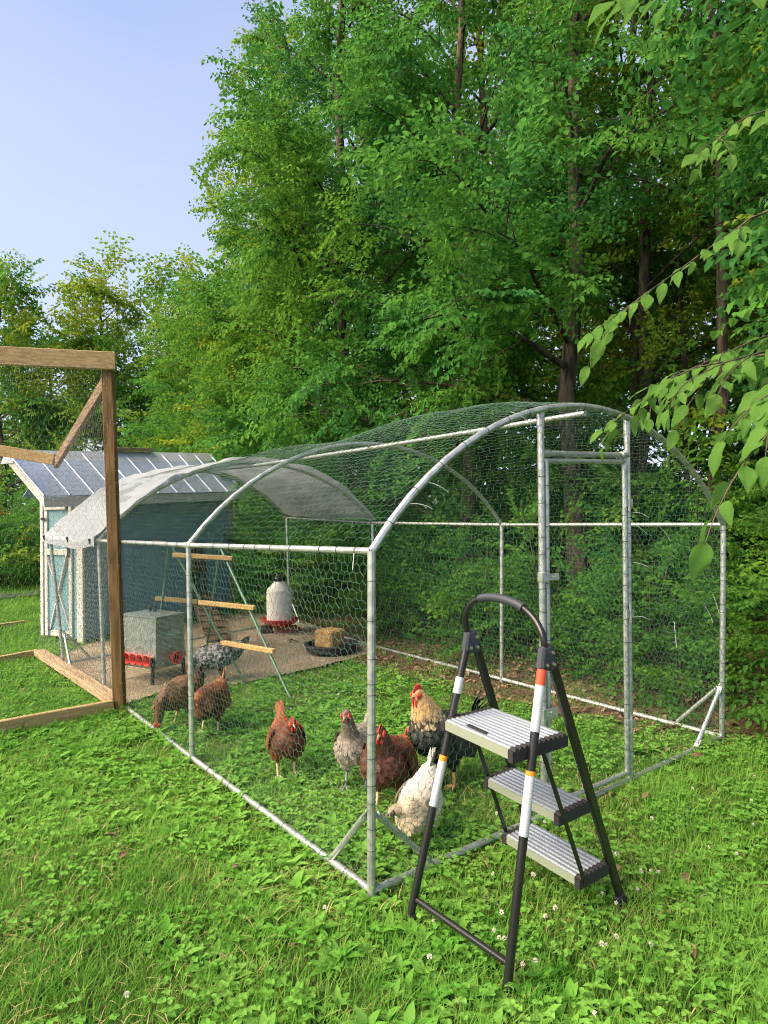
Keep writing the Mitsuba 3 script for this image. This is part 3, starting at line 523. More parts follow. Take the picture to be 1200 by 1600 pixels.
for i, (a, b, c, d, bul) in enumerate((('A', 'R0', 'B', 'R1', 0.10), ('B', 'R1', 'C', 'R2', 0.05), ('C', 'R2', 'D', 'R3', 0.0))):
    LA = 3.44; U = float(np.linalg.norm(Ep[c] - Ep[a])); ts = np.linspace(0, 1, 60); arc = np.concatenate([[0], np.cumsum(np.hypot(np.diff(ts) * 2.96, np.diff(arch(ts))))]); LA = arc[-1]
    def f(u, v, a=a, b=b, c=c, d=d, arc=arc, U=U, i=i, bul=bul):
        t = np.interp(v, arc, ts); s = u / U; Lp = Ep[a] * (1 - s[..., None]) + Ep[c] * s[..., None]; Rp = Ep[b] * (1 - s[..., None]) + Ep[d] * s[..., None]
        P = Lp * (1 - t[..., None]) + Rp * t[..., None]
        P[..., 2] += arch(t) + 0.022 + (bul * np.sin(np.pi * s) * np.exp(-((t - 0.55) / 0.3) ** 2)) * (0.6 + 0.8 * meshkit.fbm(np.stack([u * 2, v * 2, 0 * u], -1), 2, 9)) + nz(u, v, 2.2, 430 + i, 0.02) * np.sin(np.pi * s)
        return P
    part(run, 'netting', hexnet(U, LA, f, seed=430 + i), 'm_wire', kind='stuff')
# cable ties: rings round the posts, loose white tails
def ring(p, d, r=0.0200, w=0.0015):
    a, b = frame(d); th = np.arange(13) * 2 * np.pi / 12; return tube([p + r * (math.cos(x) * a + math.sin(x) * b) for x in th], w, 4, False)
rings = []; r_ = np.random.default_rng(77)
for k in J:
    for h in np.cumsum(r_.uniform(0.06, 0.19, 11)):
        f_ = (h + r_.normal(0, 0.012)) / EH[k]; rings.append(ring(Bp[k] * (1 - f_) + Ep[k] * f_, Ep[k] - Bp[k] + r_.normal(0, 0.08, 3)))
for t in (TD0, TD1, DS[0], DS[1]):
    for h in np.cumsum(r_.uniform(0.07, 0.19, 13)): rings.append(ring(F(t, h + r_.normal(0, 0.012), -0.002), A_([r_.normal(0, 0.1), r_.normal(0, 0.1), 1])))
for l, r in (('A', 'R0'), ('B', 'R1'), ('C', 'R2')):
    P = arch_pts(l, r, 60)
    for i in range(2, 58, 3): rings.append(ring(P[i], P[i + 1] - P[i]))
for a, b in (('A', 'B'), ('B', 'C'), ('C', 'D'), ('R0', 'R1'), ('R1', 'R2'), ('R2', 'R3')):
    for f_ in np.cumsum(r_.uniform(0.05, 0.16, 9)): rings.append(ring(Ep[a] * (1 - f_) + Ep[b] * f_, Ep[b] - Ep[a], 0.0185))
    for f_ in np.cumsum(r_.uniform(0.06, 0.18, 7)): rings.append(ring(Bp[a] * (1 - f_) + Bp[b] * f_ + A_([0, 0, 0.005]), Ep[b] - Ep[a], 0.0195))
part(run, 'cable_ties', cat(rings), 'm_tie_dark', True, kind='stuff')
def tail(p, d, L): 
    q = [A_(p) + unit(d) * L * s + A_([0, 0, -0.35 * L * s * s]) for s in np.linspace(0, 1, 6)]; part(run, 'tie_tail', tube(q, np.linspace(0.0022, 0.0015, 6), 5), 'm_tie_white', True)
for h, d in ((1.60, (1, -.3, 0.1)), (1.53, (1, -.2, -.2)), (1.30, (1, -.3, .05)), (0.98, (1, -.3, 0.1))): tail(F(TD1 + 0.02, h, -0.02), d, 0.12)
for t, h, d in ((2.2, 1.50, (1, 0, -.4)), (2.66, 1.49, (1, 0, -.1)), (2.35, 0.9, (.2, 0, -1)), (2.72, 0.95, (.8, 0, -.6)), (2.82, 1.02, (.7, 0, -.8)), (0.62, 2.03, (-1, -.2, .6)), (0.30, 1.80, (1, -.2, .0)), (0.20, 1.70, (1, -.3, .2)), (0.88, 2.15, (1, -.2, -.1))): tail(F(t, h, -0.02), d, 0.13)
tail(Ep['A'] + A_([-0.01, 0.12, -0.01]), (-.3, -.2, -1), 0.06)
# white tarpaulin over the last bay
nu, nv = 40, 90; S_, T_ = np.meshgrid(np.linspace(-0.04, 1.03, nu), np.linspace(-0.035, 1.0, nv), indexing='ij')
Lp = Ep['C'] * (1 - S_[..., None]) + Ep['D'] * S_[..., None]; Rp = Ep['R2'] * (1 - S_[..., None]) + Ep['R3'] * S_[..., None]
tc = np.clip(T_, 0, 1); TP = Lp * (1 - tc[..., None]) + Rp * tc[..., None]
TP[..., 2] += arch(tc) + 0.045 + np.where(T_ < 0, T_ * 2.5, 0) + nz(S_ * 1.2, T_ * 7, 2.0, 51, 0.030) + nz(S_ * 1.6, T_ * 9, 5.0, 52, 0.014) + 0.02 * np.sin(np.pi * np.clip(S_, 0, 1)) * -1.5
TP[..., 0] += np.where(T_ < 0, -0.035, 0) - 0.03 * np.exp(-(tc / 0.08) ** 2)
TP[..., 1] += nz(T_ * 9, S_, 1.5, 53, 0.018) * np.where(S_ < 0.02, 1, 0)
i, j = np.meshgrid(np.arange(nu - 1), np.arange(nv - 1), indexing='ij'); a = i * nv + j; q = np.stack([a, a + nv, a + nv + 1, a + 1], -1).reshape(-1, 4)
tarp = thing('tarpaulin', 'translucent white tarpaulin stretched over the far bay of the arched run', 'tarp')
part(tarp, 'sheet', (TP.reshape(-1, 3), q), 'm_tarp', True)
for s in (0.02, 0.45, 0.98):
    p = Ep['C'] * (1 - s) + Ep['D'] * s; part(tarp, 'tie_down', cat([tube([p + A_([-0.075, 0, 0.02]), p + A_([-0.062, 0, -0.03])], 0.012, 8), ring(p, (0, 1, 0), 0.026, 0.004)]), 'm_black')

# ------------------------------------------------------------------ timber frame on the left
tf = thing('timber_frame', 'unfinished lumber and wire frame at the left with a tall corner post', 'enclosure')
P0 = A_([-0.035, 3.655, 0.0]); P1 = A_([-0.10, 3.70, 2.92])
part(tf, 'post', beam(P0 - A_([0, 0, 0.05]), P1, 0.092, 0.092, 0.006, (0.85, -0.5, 0)), 'm_post_wood')
bt = A_([-0.062, 3.63, 2.93]); bw = A_([-3.6, 4.9, 2.965])
part(tf, 'top_beam', beam(bt + unit(bt - bw) * 0.0 + A_([0, -0.02, 0.05]), bw, 0.05, 0.15, 0.005), 'm_beam_wood')
FC = A_([0.045, 6.52, 2.30])
part(tf, 'side_beam', beam(P1 + A_([0.0, 0.07, -0.10]), FC, 0.05, 0.12, 0.005), 'm_grey_wood')
part(tf, 'back_beam', beam(FC + A_([-0.03, -0.07, 0.04]), FC + A_([-3.2, 2.25, 0.75]), 0.05, 0.13, 0.005), 'm_beam_wood')
part(tf, 'base_board', beam(A_([-0.10, 3.62, 0.055]), A_([-3.9, 3.70, -0.06]), 0.05, 0.12, 0.005), 'm_beam_wood')
part(tf, 'base_board', beam(A_([-0.05, 3.70, 0.075]), A_([-0.135, 6.62, 0.06]), 0.13, 0.06, 0.005), 'm_side_wood')
part(tf, 'base_board', beam(A_([-0.16, 6.62, 0.05]), A_([-3.2, 5.85, -0.04]), 0.05, 0.09, 0.005), 'm_beam_wood')
part(tf, 'base_board', beam(A_([0.16, 9.36, 0.05]), A_([-3.2, 8.6, -0.04]), 0.05, 0.08, 0.005), 'm_beam_wood')
U = 3.5; fA, fB = A_([-3.6, 3.69, -0.05]), A_([-0.12, 3.60, 0.03])
part(tf, 'netting', hexnet(3.5, 2.85, plane_net(fA + A_([0, -.03, 0]), fB + A_([0, -.03, 0]), bw + A_([0, -1.25, -.05]), bt + A_([-0.05, -0.03, 0]), 3.5, 2.85, (0, 1, 0), 440, 0.03), seed=440), 'm_wire_zinc', kind='stuff')
part(tf, 'netting', hexnet(2.9, 2.8, plane_net(A_([-0.1, 3.72, 0.06]), A_([-0.17, 6.55, 0.05]), A_([-0.15, 3.75, 2.85]), FC + A_([-0.06, 0, 0]), 2.9, 2.8, (1, 0, 0), 441, 0.03), seed=441, c=0.062, rw=0.0007, rt=0.0009), 'm_wire_zinc', kind='stuff')
r_ = np.random.default_rng(5); st = []
for k in range(26):
    h = 0.15 + 2.6 * k / 26; p = P0 + (P1 - P0) * (h / 2.92) + A_([0.03 + r_.normal(0, 0.018), -0.064, 0]); st.append(tube([p + A_([-0.007, 0.008, 0]), p + A_([-0.007, -0.010, 0.002]), p + A_([0.007, -0.010, -0.002]), p + A_([0.007, 0.008, 0])], 0.0016, 4))
part(tf, 'staples', cat(st), 'm_steel', kind='stuff')

# ------------------------------------------------------------------ shed
shed = thing('garden_shed', 'blue wooden coop shed with white trim and pale ribbed metal roof', 'shed')
SO = A_([0.508, 7.035, 0.0]); SW = A_([0.9147, 0.4040, 0]); SN = A_([0.4040, -0.9147, 0]); SZ = A_([0, 0, 1.0])
SR = np.stack([SW, -SN, SZ], 1)   # local x along the long wall, y into the shed, z up
def S(x, y, z): return SO + SW * x - SN * y + SZ * (z + 0.040 * x + (0.02 * (x - 1.2) if z > 2.0 else 0)) - A_([0.042, -0.031, 0]) * z
def sbox(x0, x1, y0, y1, z0, z1, b=0.004): return xf(cbox(x1 - x0, y1 - y0, z1 - z0, b), SR, S((x0 + x1) / 2, (y0 + y1) / 2, (z0 + z1) / 2))
DW, LW, EHS, RH = 0.84, 2.82, 1.98, 2.52
zw = 0.07
# long wall in vertical siding boards with real grooves, around the pop door opening x 1.87..2.13
bx0 = 0.0; i = 0
while bx0 < LW - 0.01:
    bx1 = min(bx0 + 0.203, LW)
    for z0, z1 in (((zw, EHS),) if (bx1 < 1.86 or bx0 > 2.14) else ((0.86, EHS),)):
        part(shed, 'wall__siding_board', sbox(bx0 + 0.003, bx1 - 0.003, 0.0, 0.02, z0, z1, 0.003), 'm_blue_wall')
    if bx1 >= 1.86 and bx0 <= 2.14:
        if bx0 < 1.86: part(shed, 'wall__siding_board', sbox(bx0 + 0.003, 1.86, 0.0, 0.02, zw, 0.857, 0.003), 'm_blue_wall')
        if bx1 > 2.14: part(shed, 'wall__siding_board', sbox(2.14, bx1 - 0.003, 0.0, 0.02, zw, 0.857, 0.003), 'm_blue_wall')
    bx0 = bx1
part(shed, 'wall', cat([sbox(0.02, 1.86, 0.02, 0.05, zw, EHS), sbox(2.14, LW - 0.02, 0.02, 0.05, zw, EHS), sbox(1.86, 2.14, 0.02, 0.05, 0.86, EHS), sbox(0.02, LW - 0.02, DW - 0.03, DW, zw, EHS), sbox(LW - 0.03, LW, 0.05, DW - 0.05, zw, EHS),
                        quadprism([S(LW - 0.03, 0, EHS), S(LW - 0.03, DW, EHS), S(LW - 0.03, DW / 2, RH - 0.06)], SW * 0.03), sbox(0.02, LW - 0.02, 0.05, DW - 0.05, 0.07, 0.10)]), 'm_blue_wall')
# gable wall (left side) with the door
part(shed, 'wall', cat([sbox(0.0, 0.03, 0.03, 0.18, zw, EHS), sbox(0.0, 0.03, 0.76, DW - 0.032, zw, EHS), sbox(0.0, 0.03, 0.18, 0.76, 1.86, EHS), quadprism([S(0, 0, EHS), S(0, DW, EHS), S(0, DW / 2, RH - 0.06)], SW * 0.03)]), 'm_teal_door')
part(shed, 'corner_trim', cat([sbox(-0.012, 0.014, -0.022, -0.002, zw - 0.04, EHS), sbox(-0.022, -0.002, -0.022, 0.10, zw - 0.04, EHS)]), 'm_white_trim')
part(shed, 'corner_trim', cat([sbox(LW - 0.09, LW + 0.012, -0.022, -0.002, zw - 0.04, EHS)]), 'm_tan_trim')
part(shed, 'corner_trim', cat([sbox(-0.022, -0.002, DW - 0.05, DW + 0.01, zw, EHS)]), 'm_white_trim')
dk = f'{shed}__door'
part(shed, 'door__panel', sbox(-0.008, 0.02, 0.19, 0.75, 0.08, 1.85), 'm_teal_door')
part(shed, 'door__frame', cat([sbox(-0.030, -0.009, 0.19, 0.25, 0.08, 1.85), sbox(-0.030, -0.009, 0.69, 0.75, 0.08, 1.85), sbox(-0.030, -0.009, 0.25, 0.69, 0.08, 0.17), sbox(-0.030, -0.009, 0.25, 0.69, 1.76, 1.85), sbox(-0.030, -0.009, 0.25, 0.69, 1.16, 1.24)]), 'm_white_trim')
part(shed, 'door__cross_brace', beam(S(-0.019, 0.26, 0.17), S(-0.019, 0.68, 1.16), 0.018, 0.055, 0.003, SW), 'm_white_trim')
part(shed, 'door__cross_brace', beam(S(-0.024, 0.68, 0.17), S(-0.024, 0.26, 1.16), 0.018, 0.055, 0.003, SW), 'm_white_trim')
part(shed, 'door__handle', cat([sbox(-0.045, -0.031, 0.205, 0.24, 1.14, 1.28)]), 'm_black')
part(shed, 'door__hinge', sbox(-0.04, -0.031, 0.66, 0.76, 0.16, 0.20), 'm_black'); part(shed, 'door__hinge', sbox(-0.04, -0.031, 0.66, 0.76, 1.62, 1.66), 'm_black')
part(shed, 'vent', cat([sbox(0.10, 0.13, -0.02, -0.002, 1.72, 1.94), sbox(0.17, 0.2, -0.02, -0.002, 1.80, 1.94)]), 'm_black_matte')
# pop door: opening, sliding panel above
part(shed, 'pop_door', sbox(1.85, 2.15, -0.022, -0.002, 0.72, 1.10), 'm_ramp_wood', label='brown sliding panel raised above the dark pop hole')
part(shed, 'pop_frame', cat([sbox(1.82, 1.86, -0.02, 0.02, 0.18, 0.86), sbox(2.14, 2.18, -0.02, 0.02, 0.18, 0.86)]), 'm_ramp_wood')
# roof: two slopes with separate ribs
OV, RX0, RX1 = 0.26, -0.66, 2.86
rs = unit(A_([0, DW / 2 + OV, RH - (EHS - 0.02)])); ey, ez = -OV, EHS - 0.05; ry, rz = DW / 2, RH
for side in (0, 1):
    if side: RX0, RX1 = -0.03, LW + 0.03
    yy = (lambda y: y) if side == 0 else (lambda y: DW - y)
    npan = 10
    for k in range(npan):
        x0, x1 = RX0 + (RX1 - RX0) * k / npan, RX0 + (RX1 - RX0) * (k + 1) / npan
        part(shed, 'roof__panel', quadprism([S(x0 + 0.003, yy(ey), ez), S(x1 - 0.003, yy(ey), ez), S(x1 - 0.003, yy(ry), rz), S(x0 + 0.003, yy(ry), rz)], (0, 0, 0.012)), 'm_roof')
    for k in range(npan + 1):
        x0 = RX0 + (RX1 - RX0) * k / npan; w = 0.016
        P = [S(x0 - w, yy(ey - 0.008), ez + 0.010), S(x0 + w, yy(ey - 0.008), ez + 0.010), S(x0 + w, yy(ry - 0.02), rz + 0.010), S(x0 - w, yy(ry - 0.02), rz + 0.010)]
        Q = [S(x0 - w * .6, yy(ey - 0.008), ez + 0.026), S(x0 + w * .6, yy(ey - 0.008), ez + 0.026), S(x0 + w * .6, yy(ry - 0.02), rz + 0.026), S(x0 - w * .6, yy(ry - 0.02), rz + 0.026)]
        part(shed, 'roof__rib', trimesh.convex.convex_hull(A_(P + Q)), 'm_roof')
    if side == 0: part(shed, 'fascia', quadprism([S(RX0 + 0.02, yy(ey + 0.012), ez - 0.125), S(RX1 - 0.02, yy(ey + 0.012), ez - 0.125), S(RX1 - 0.02, yy(ey + 0.012), ez - 0.004), S(RX0 + 0.02, yy(ey + 0.012), ez - 0.004)], -SN * (0.02 if side == 0 else -0.02)), 'm_white_trim')
    for xx in (RX0 + 0.002, RX1 - 0.022) if side == 0 else ():
        part(shed, 'rake_board', quadprism([S(xx, yy(ey + 0.012), ez - 0.125), S(xx, yy(ry), rz - 0.125), S(xx, yy(ry), rz - 0.004), S(xx, yy(ey + 0.012), ez - 0.004)], SW * 0.02), 'm_white_trim')
RX0, RX1 = -0.66, 2.86
part(shed, 'ridge_cap', trimesh.convex.convex_hull(A_([S(RX0 - 0.01, ry - 0.13, rz - 0.125), S(RX1 + 0.01, ry - 0.13, rz - 0.125), S(RX0 - 0.01, ry + 0.13, rz - 0.125), S(RX1 + 0.01, ry + 0.13, rz - 0.125), S(RX0 - 0.01, ry, rz + 0.045), S(RX1 + 0.01, ry, rz + 0.045), S(RX0 - 0.01, ry - 0.13, rz - 0.10), S(RX1 + 0.01, ry - 0.13, rz - 0.10)])), 'm_roof_trim')
single('loose_board', beam(S(0.85, ry - 0.02, rz + 0.075), S(1.62, ry - 0.02, rz + 0.08), 0.09, 0.05), 'm_side_wood', 'short lumber offcut lying on the ridge of the shed roof', 'board')
# blocks under the shed
for x, y in ((0.1, 0.12), (1.4, 0.12), (2.65, 0.12), (0.1, .6), (1.4, .6), (2.6, .6)): part(shed, 'support_block', sbox(x, x + 0.2, y, y + 0.2, -0.04, 0.069), 'm_black_matte')

# ------------------------------------------------------------------ ramp with cleats
ramp = thing('chicken_ramp', 'dark brown cleated plank ramp leading up to the pop hole of the shed', 'ramp')
ra, rb = S(1.98, -0.02, 0.42), G(1.79, 5.84, 0.035)
Rr = basis(rb - ra); L_ = np.linalg.norm(rb - ra)
part(ramp, 'board', xf(cbox(L_, 0.30, 0.02), Rr, (ra + rb) / 2), 'm_ramp_wood')
for k in range(8): part(ramp, 'cleat', xf(cbox(0.028, 0.29, 0.02), Rr, ra + (rb - ra) * (k + 0.6) / 8.3 + Rr[:, 2] * 0.0205), 'm_ramp_wood')

# ------------------------------------------------------------------ feeder
fd = thing('poultry_feeder', 'galvanised metal box feeder on black legs with red feeding ports', 'feeder')
FO = A_([0.655, 4.36, ground(0.65)]); fx = unit(A_([0.82, 0.35, 0])); fy = unit(A_([-0.35, 0.82, 0])); FRm = np.stack([fx, fy, SZ], 1)
def fb(x, y, z): return FO + fx * x + fy * y + SZ * z
def fbox(x0, x1, y0, y1, z0, z1, b=0.004): return xf(cbox(x1 - x0, y1 - y0, z1 - z0, b), FRm, fb((x0 + x1) / 2, (y0 + y1) / 2, (z0 + z1) / 2))
fw, fl = 0.185, 0.52
part(fd, 'body', trimesh.convex.convex_hull(A_([fb(x, y, z) for x in (-fw, fw) for y in (0, fl) for z in (0.20, 0.645)] + [fb(x, y, 0.145) for x in (-fw * .92, fw * .92) for y in (0.02, fl - 0.02)])), 'm_galv_box')
part(fd, 'lid', trimesh.convex.convex_hull(A_([fb(x, y, z) for x in (-fw - .012, fw + .012) for y in (-.012, fl + .012) for z in (0.648, 0.66)] + [fb(x, fl / 2, 0.685) for x in (-fw * .5, fw * .5)])), 'm_galv_box')
for y in (0.22, 0.29): part(fd, 'lid_knob', tube([fb(0, y, 0.682), fb(0, y, 0.73)], 0.016, 10), 'm_black')
for x in (-fw - .012, fw + .012):
    for y in (0.035, fl - 0.035):
        lg = part(fd, 'leg', fbox(x - 0.011, x + 0.011, y - 0.018, y + 0.018, -0.02, 0.27), 'm_black')
        part(fd, 'leg__bolt', cat([tube([fb(x - .014, y, z), fb(x + .014, y, z)], 0.006, 6) for z in (0.16, 0.20, 0.245)]), 'm_steel', kind='stuff')
def port(c, d, r=0.05):
    R = basis(d); m = lathe([(r * .62, -0.002), (r * .66, 0.03), (r * .98, 0.045), (r, 0.06), (r * .9, 0.064), (r * .72, 0.05), (r * .55, 0.015), (0.0, 0.012)], 20); v = np.asarray(m.vertices); m.vertices = c + v[:, :1] * R[:, 1] + v[:, 1:2] * R[:, 2] + v[:, 2:3] * R[:, 0]
    k = part(fd, 'port', m, 'm_red_plastic', 40); part(fd, f'port__opening', xf(cbox(0.004, r * .85, r * .85), R, c + unit(d) * 0.022), 'm_black_matte')
port(fb(0.03, -0.001, 0.235), -fy, 0.062)
for y in (0.07, 0.165, 0.26, 0.355, 0.45): port(fb(-fw, y, 0.24), -fx, 0.058)
for y in (0.10, 0.26, 0.42): port(fb(fw, y, 0.24), fx, 0.055)
part(fd, 'handle', cat([tube([fb(-0.02, -0.002, 0.47), fb(-0.02, -0.03, 0.47), fb(0.10, -0.03, 0.47), fb(0.10, -0.002, 0.47)], 0.006, 6), fbox(-0.035, 0.115, -0.006, -0.001, 0.43, 0.51, 0.002), fbox(0.027, 0.033, -0.006, -0.002, 0.30, 0.43, 0.002)]), 'm_galv')

# ------------------------------------------------------------------ waterer, brick, feed block in rubber pan
wt = thing('poultry_waterer', 'off-white plastic jug waterer with red drinking tray and black cap', 'waterer')
wc = G(2.66, 5.85, 0.10)
part(wt, 'jug', lathe([(0.0, 0.06), (0.16, 0.06), (0.172, 0.075), (0.172, 0.15), (0.167, 0.155), (0.172, 0.16), (0.172, 0.47), (0.165, 0.49), (0.075, 0.585), (0.07, 0.60), (0.0, 0.60)], 8 * 4, wc), 'm_jug', 35)
part(wt, 'tray', lathe([(0.0, 0.0), (0.13, 0.0), (0.155, 0.02), (0.20, 0.035), (0.245, 0.075), (0.25, 0.10), (0.235, 0.105), (0.20, 0.07), (0.0, 0.058)], 30, wc), 'm_red_dark', 40)
part(wt, 'cap', cat([lathe([(0.0, 0.60), (0.078, 0.60), (0.080, 0.635), (0.07, 0.655), (0.0, 0.655)], 20, wc), tube([wc + A_([-.05, 0, .65]), wc + A_([-.03, 0, .70]), wc + A_([.03, 0, .70]), wc + A_([.05, 0, .65])], 0.012, 8)]), 'm_black')
single('brick', xf(cbox(0.30, 0.12, 0.10, 0.006), rotz(-0.5), wc + A_([0.06, -0.05, -0.05])), 'm_brick', 'reddish brick under the waterer', 'brick')
single('plastic_block', xf(cbox(0.16, 0.16, 0.10, 0.01), rotz(-0.5), wc + A_([-0.14, 0.10, -0.05])), 'm_black_matte', 'black block beside the brick under the waterer', 'block')
pc = G(2.50, 4.30, 0.02)
single('rubber_pan', lathe([(0.0, 0.0), (0.24, 0.0), (0.285, 0.02), (0.30, 0.075), (0.312, 0.085), (0.31, 0.10), (0.285, 0.10), (0.262, 0.03), (0.0, 0.025)], 40, pc), 'm_rubber', 'black rubber feed pan holding the feed block', 'pan', 40)
fbk = cbox(0.27, 0.25, 0.20, 0.02); fbk = fbk.subdivide().subdivide().subdivide(); v = np.asarray(fbk.vertices); fbk.vertices = v + ((meshkit.fbm(v * 26, 3) - 0.5) * 0.024)[:, None] * v / (np.linalg.norm(v, axis=1, keepdims=True) + 1e-9)
single('feed_block', xf(fbk, rotz(0.35), pc + A_([-0.01, 0.02, 0.155])), 'm_feed_block', 'pressed tan grain block standing in the black rubber pan', 'feed block', True)

# ------------------------------------------------------------------ A-frame perch
pf = thing('perch_ladder', 'green A-frame pipe perch with pale wooden roost bars', 'perch')
M['m_green_pipe'] = pr((0.13, 0.24, 0.17), 0.4, 0.4)
l0, l1 = A_([0.62, 4.25, 1.40]), G(1.168, 3.753, 0.0); k0, k1 = A_([1.06, 4.05, 1.33]), G(1.245, 2.985, 0.0)
part(pf, 'leg', tube([l0, l1], 0.0125, 8), 'm_green_pipe', True); part(pf, 'leg', tube([k0, k1], 0.0125, 8), 'm_green_pipe', True)
part(pf, 'leg', tube([l0 + A_([0, 0.03, 0]), G(0.72, 5.05, 0.0)], 0.0125, 8), 'm_green_pipe', True); part(pf, 'leg', tube([k0 + A_([0, 0.03, 0]), G(1.25, 4.95, 0.0)], 0.0125, 8), 'm_green_pipe', True)
def roost(p, q): 
    d = unit(q - p); part(pf, 'roost_bar', beam(p - d * 0.06, q + d * 0.05, 0.045, 0.045, 0.006), 'm_perch_wood')
up_ = A_([0, -0.015, 0.03])
roost(l0 + (l1 - l0) * 0.11 + up_, k0 + (k1 - k0) * 0.09 + up_)
roost(l0 + (l1 - l0) * 0.45 + up_, k0 + (k1 - k0) * 0.44 + up_)
roost(l0 + (l1 - l0) * 0.735 + up_, k0 + (k1 - k0) * 0.725 + up_)
m0, m1 = l0 + A_([0, 0.03, 0]), G(0.72, 5.05, 0.0)
roost(A_([0.56, 4.40, 1.395]), A_([0.73, 4.33, 1.37])); roost(A_([0.70, 4.75, 0.80]), A_([0.98, 4.60, 0.765]))

# ------------------------------------------------------------------ step ladder
sl = thing('step_ladder', 'black folding step ladder with three ribbed aluminium steps', 'step ladder')
Hn, Hf = A_([0.268, -0.757, 1.135]), A_([0.318, -0.300, 1.125])
F2, F1 = G(-0.002, -0.803), G(-0.006, -0.273); R2, R1 = G(0.765, -0.728), G(0.79, -0.25)
def flat(p, q, w, t, m='m_ladder_black', name='leg'): return part(sl, name, beam(p, q, t, w, 0.006, (0, 0, 1)), m)
for p, q in ((Hn, F2), (Hf, F1)):
    part(sl, 'front_leg', tube([p + A_([-0.012, 0, 0.0]), q + A_([0, 0, 0.02])], 0.0165, 14), 'm_ladder_black', 30); part(sl, 'rubber_foot', tube([q - A_([0, 0, 0.01]), q + (p - q) * 0.04], 0.0205, 12), 'm_black_matte', 30)
for p, q in ((Hn, R2), (Hf, R1)):
    part(sl, 'rear_leg', beam(p + A_([0.03, 0, -0.02]), q + A_([0, 0, 0.01]), 0.02, 0.042, 0.006), 'm_ladder_black'); part(sl, 'rubber_foot', beam(q + (p - q) * 0.05, q - A_([0, 0, 0.01]), 0.03, 0.05, 0.006), 'm_black_matte')
for p in (Hn, Hf):
    s = -1 if p is Hn else 1
    part(sl, 'hinge_cap', cat([beam(p + A_([-0.02, 0, -0.055]), p + A_([-0.004, 0, 0.03]), 0.036, 0.046, 0.016), beam(p + A_([0.035, 0, -0.06]), p + A_([0.008, 0, 0.035]), 0.030, 0.040, 0.010)]), 'm_grip')
    part(sl, 'bolts', cat([tube([p + A_([x, -0.024, z]), p + A_([x, 0.024, z])], 0.0065, 8) for x, z in ((-0.012, -0.035), (0.026, -0.035), (0.018, 0.008))]), 'm_steel', kind='stuff')
hp = A_([Hn + A_([0.0, 0, 0.0]), (0.262, -0.755, 1.185), (0.268, -0.725, 1.240), (0.285, -0.64, 1.292), (0.297, -0.54, 1.314), (0.303, -0.45, 1.318), (0.300, -0.375, 1.305), (0.292, -0.325, 1.270), (0.292, -0.300, 1.215), (0.305, -0.298, 1.16), Hf])
tt = np.linspace(0, len(hp) - 1, 60)
from scipy.interpolate import CubicSpline
HP = CubicSpline(np.arange(len(hp)), hp)(tt)
part(sl, 'handle', tube(HP, 0.0125, 12), 'm_ladder_black', 30)
gi = (tt > 3.0) & (tt < 6.0); part(sl, 'grip', tube(HP[gi], 0.0175, 14), 'm_grip', 30)
def step(n0, n1, f0, f1, th, name='step'):
    # ribbed aluminium deck between near edge (n0 front, n1 rear) and far edge (f0, f1), black end caps
    k = key(f'{sl}__{name}'); nr = max(5, int(round(np.linalg.norm(n1 - n0) / 0.026))); ribs = []
    def Pt(a, b): return (n0 * (1 - a) + n1 * a) * (1 - b) + (f0 * (1 - a) + f1 * a) * b
    for i in range(nr):
        a0, a1 = i / nr + 0.08 / nr, (i + 1) / nr - 0.08 / nr; am = (a0 + a1) / 2
        up = A_([0, 0, 0.005])
        V = [Pt(a0, .03) - up * 3, Pt(a1, .03) - up * 3, Pt(a0, .97) - up * 3, Pt(a1, .97) - up * 3] + [Pt(a, b) + u for b in (.03, .97) for a, u in ((a0, 0 * up), (a0 * .75 + a1 * .25, up), (a0 * .25 + a1 * .75, up), (a1, 0 * up))]
        m = trimesh.convex.convex_hull(A_(V)); part(sl, f'{name}__rib', m, 'm_alu') if False else ribs.append(m)
    dz = A_([0, 0, th])
    scene[k] = mikit.ply(cat(ribs), 'm_alu')
    kk = k
    part(kk, 'front_edge', trimesh.convex.convex_hull(A_([Pt(-.02, .03), Pt(-.02, .97), Pt(0.02, .03), Pt(0.02, .97), Pt(-.02, .03) - dz * .8, Pt(-.02, .97) - dz * .8, Pt(0.02, .03) - dz * .8, Pt(0.02, .97) - dz * .8])), 'm_alu_edge')
    part(kk, 'underside', trimesh.convex.convex_hull(A_([Pt(a, b) - A_([0, 0, z]) for a in (.03, .97) for b in (.04, .96) for z in (0.018, 0.03)])), 'm_black_matte')
    for b0, b1 in ((-0.035, 0.028), (0.972, 1.035)):
        body = trimesh.convex.convex_hull(A_([Pt(a, b) - A_([0, 0, z]) for a in (-0.03, 1.03) for b in (b0, b1) for z in (0.004, th)]))
        teeth = [trimesh.convex.convex_hull(A_([Pt((i + o) / (nr), b) + A_([0, 0, z]) for o, z in ((0.12, -0.006), (0.30, 0.006), (0.70, 0.006), (0.88, -0.006)) for b in (b0, b1)])) for i in range(nr)]
        part(kk, 'end_cap', cat([body] + teeth), 'm_black_matte')
st0 = step(A_([0.095, -0.745, 0.815]), A_([0.385, -0.742, 0.815]), A_([0.160, -0.308, 0.808]), A_([0.445, -0.305, 0.808]), 0.045)
step(A_([0.350, -0.735, 0.515]), A_([0.530, -0.733, 0.520]), A_([0.415, -0.295, 0.505]), A_([0.590, -0.292, 0.510]), 0.042)
step(A_([0.475, -0.730, 0.232]), A_([0.655, -0.728, 0.236]), A_([0.535, -0.285, 0.222]), A_([0.715, -0.282, 0.226]), 0.042)
part(sl, 'platform_slot', xf(cbox(0.02, 0.13, 0.004, 0.0015), rotz(-0.14), A_([0.165, -0.50, 0.8165])), 'm_black_matte')
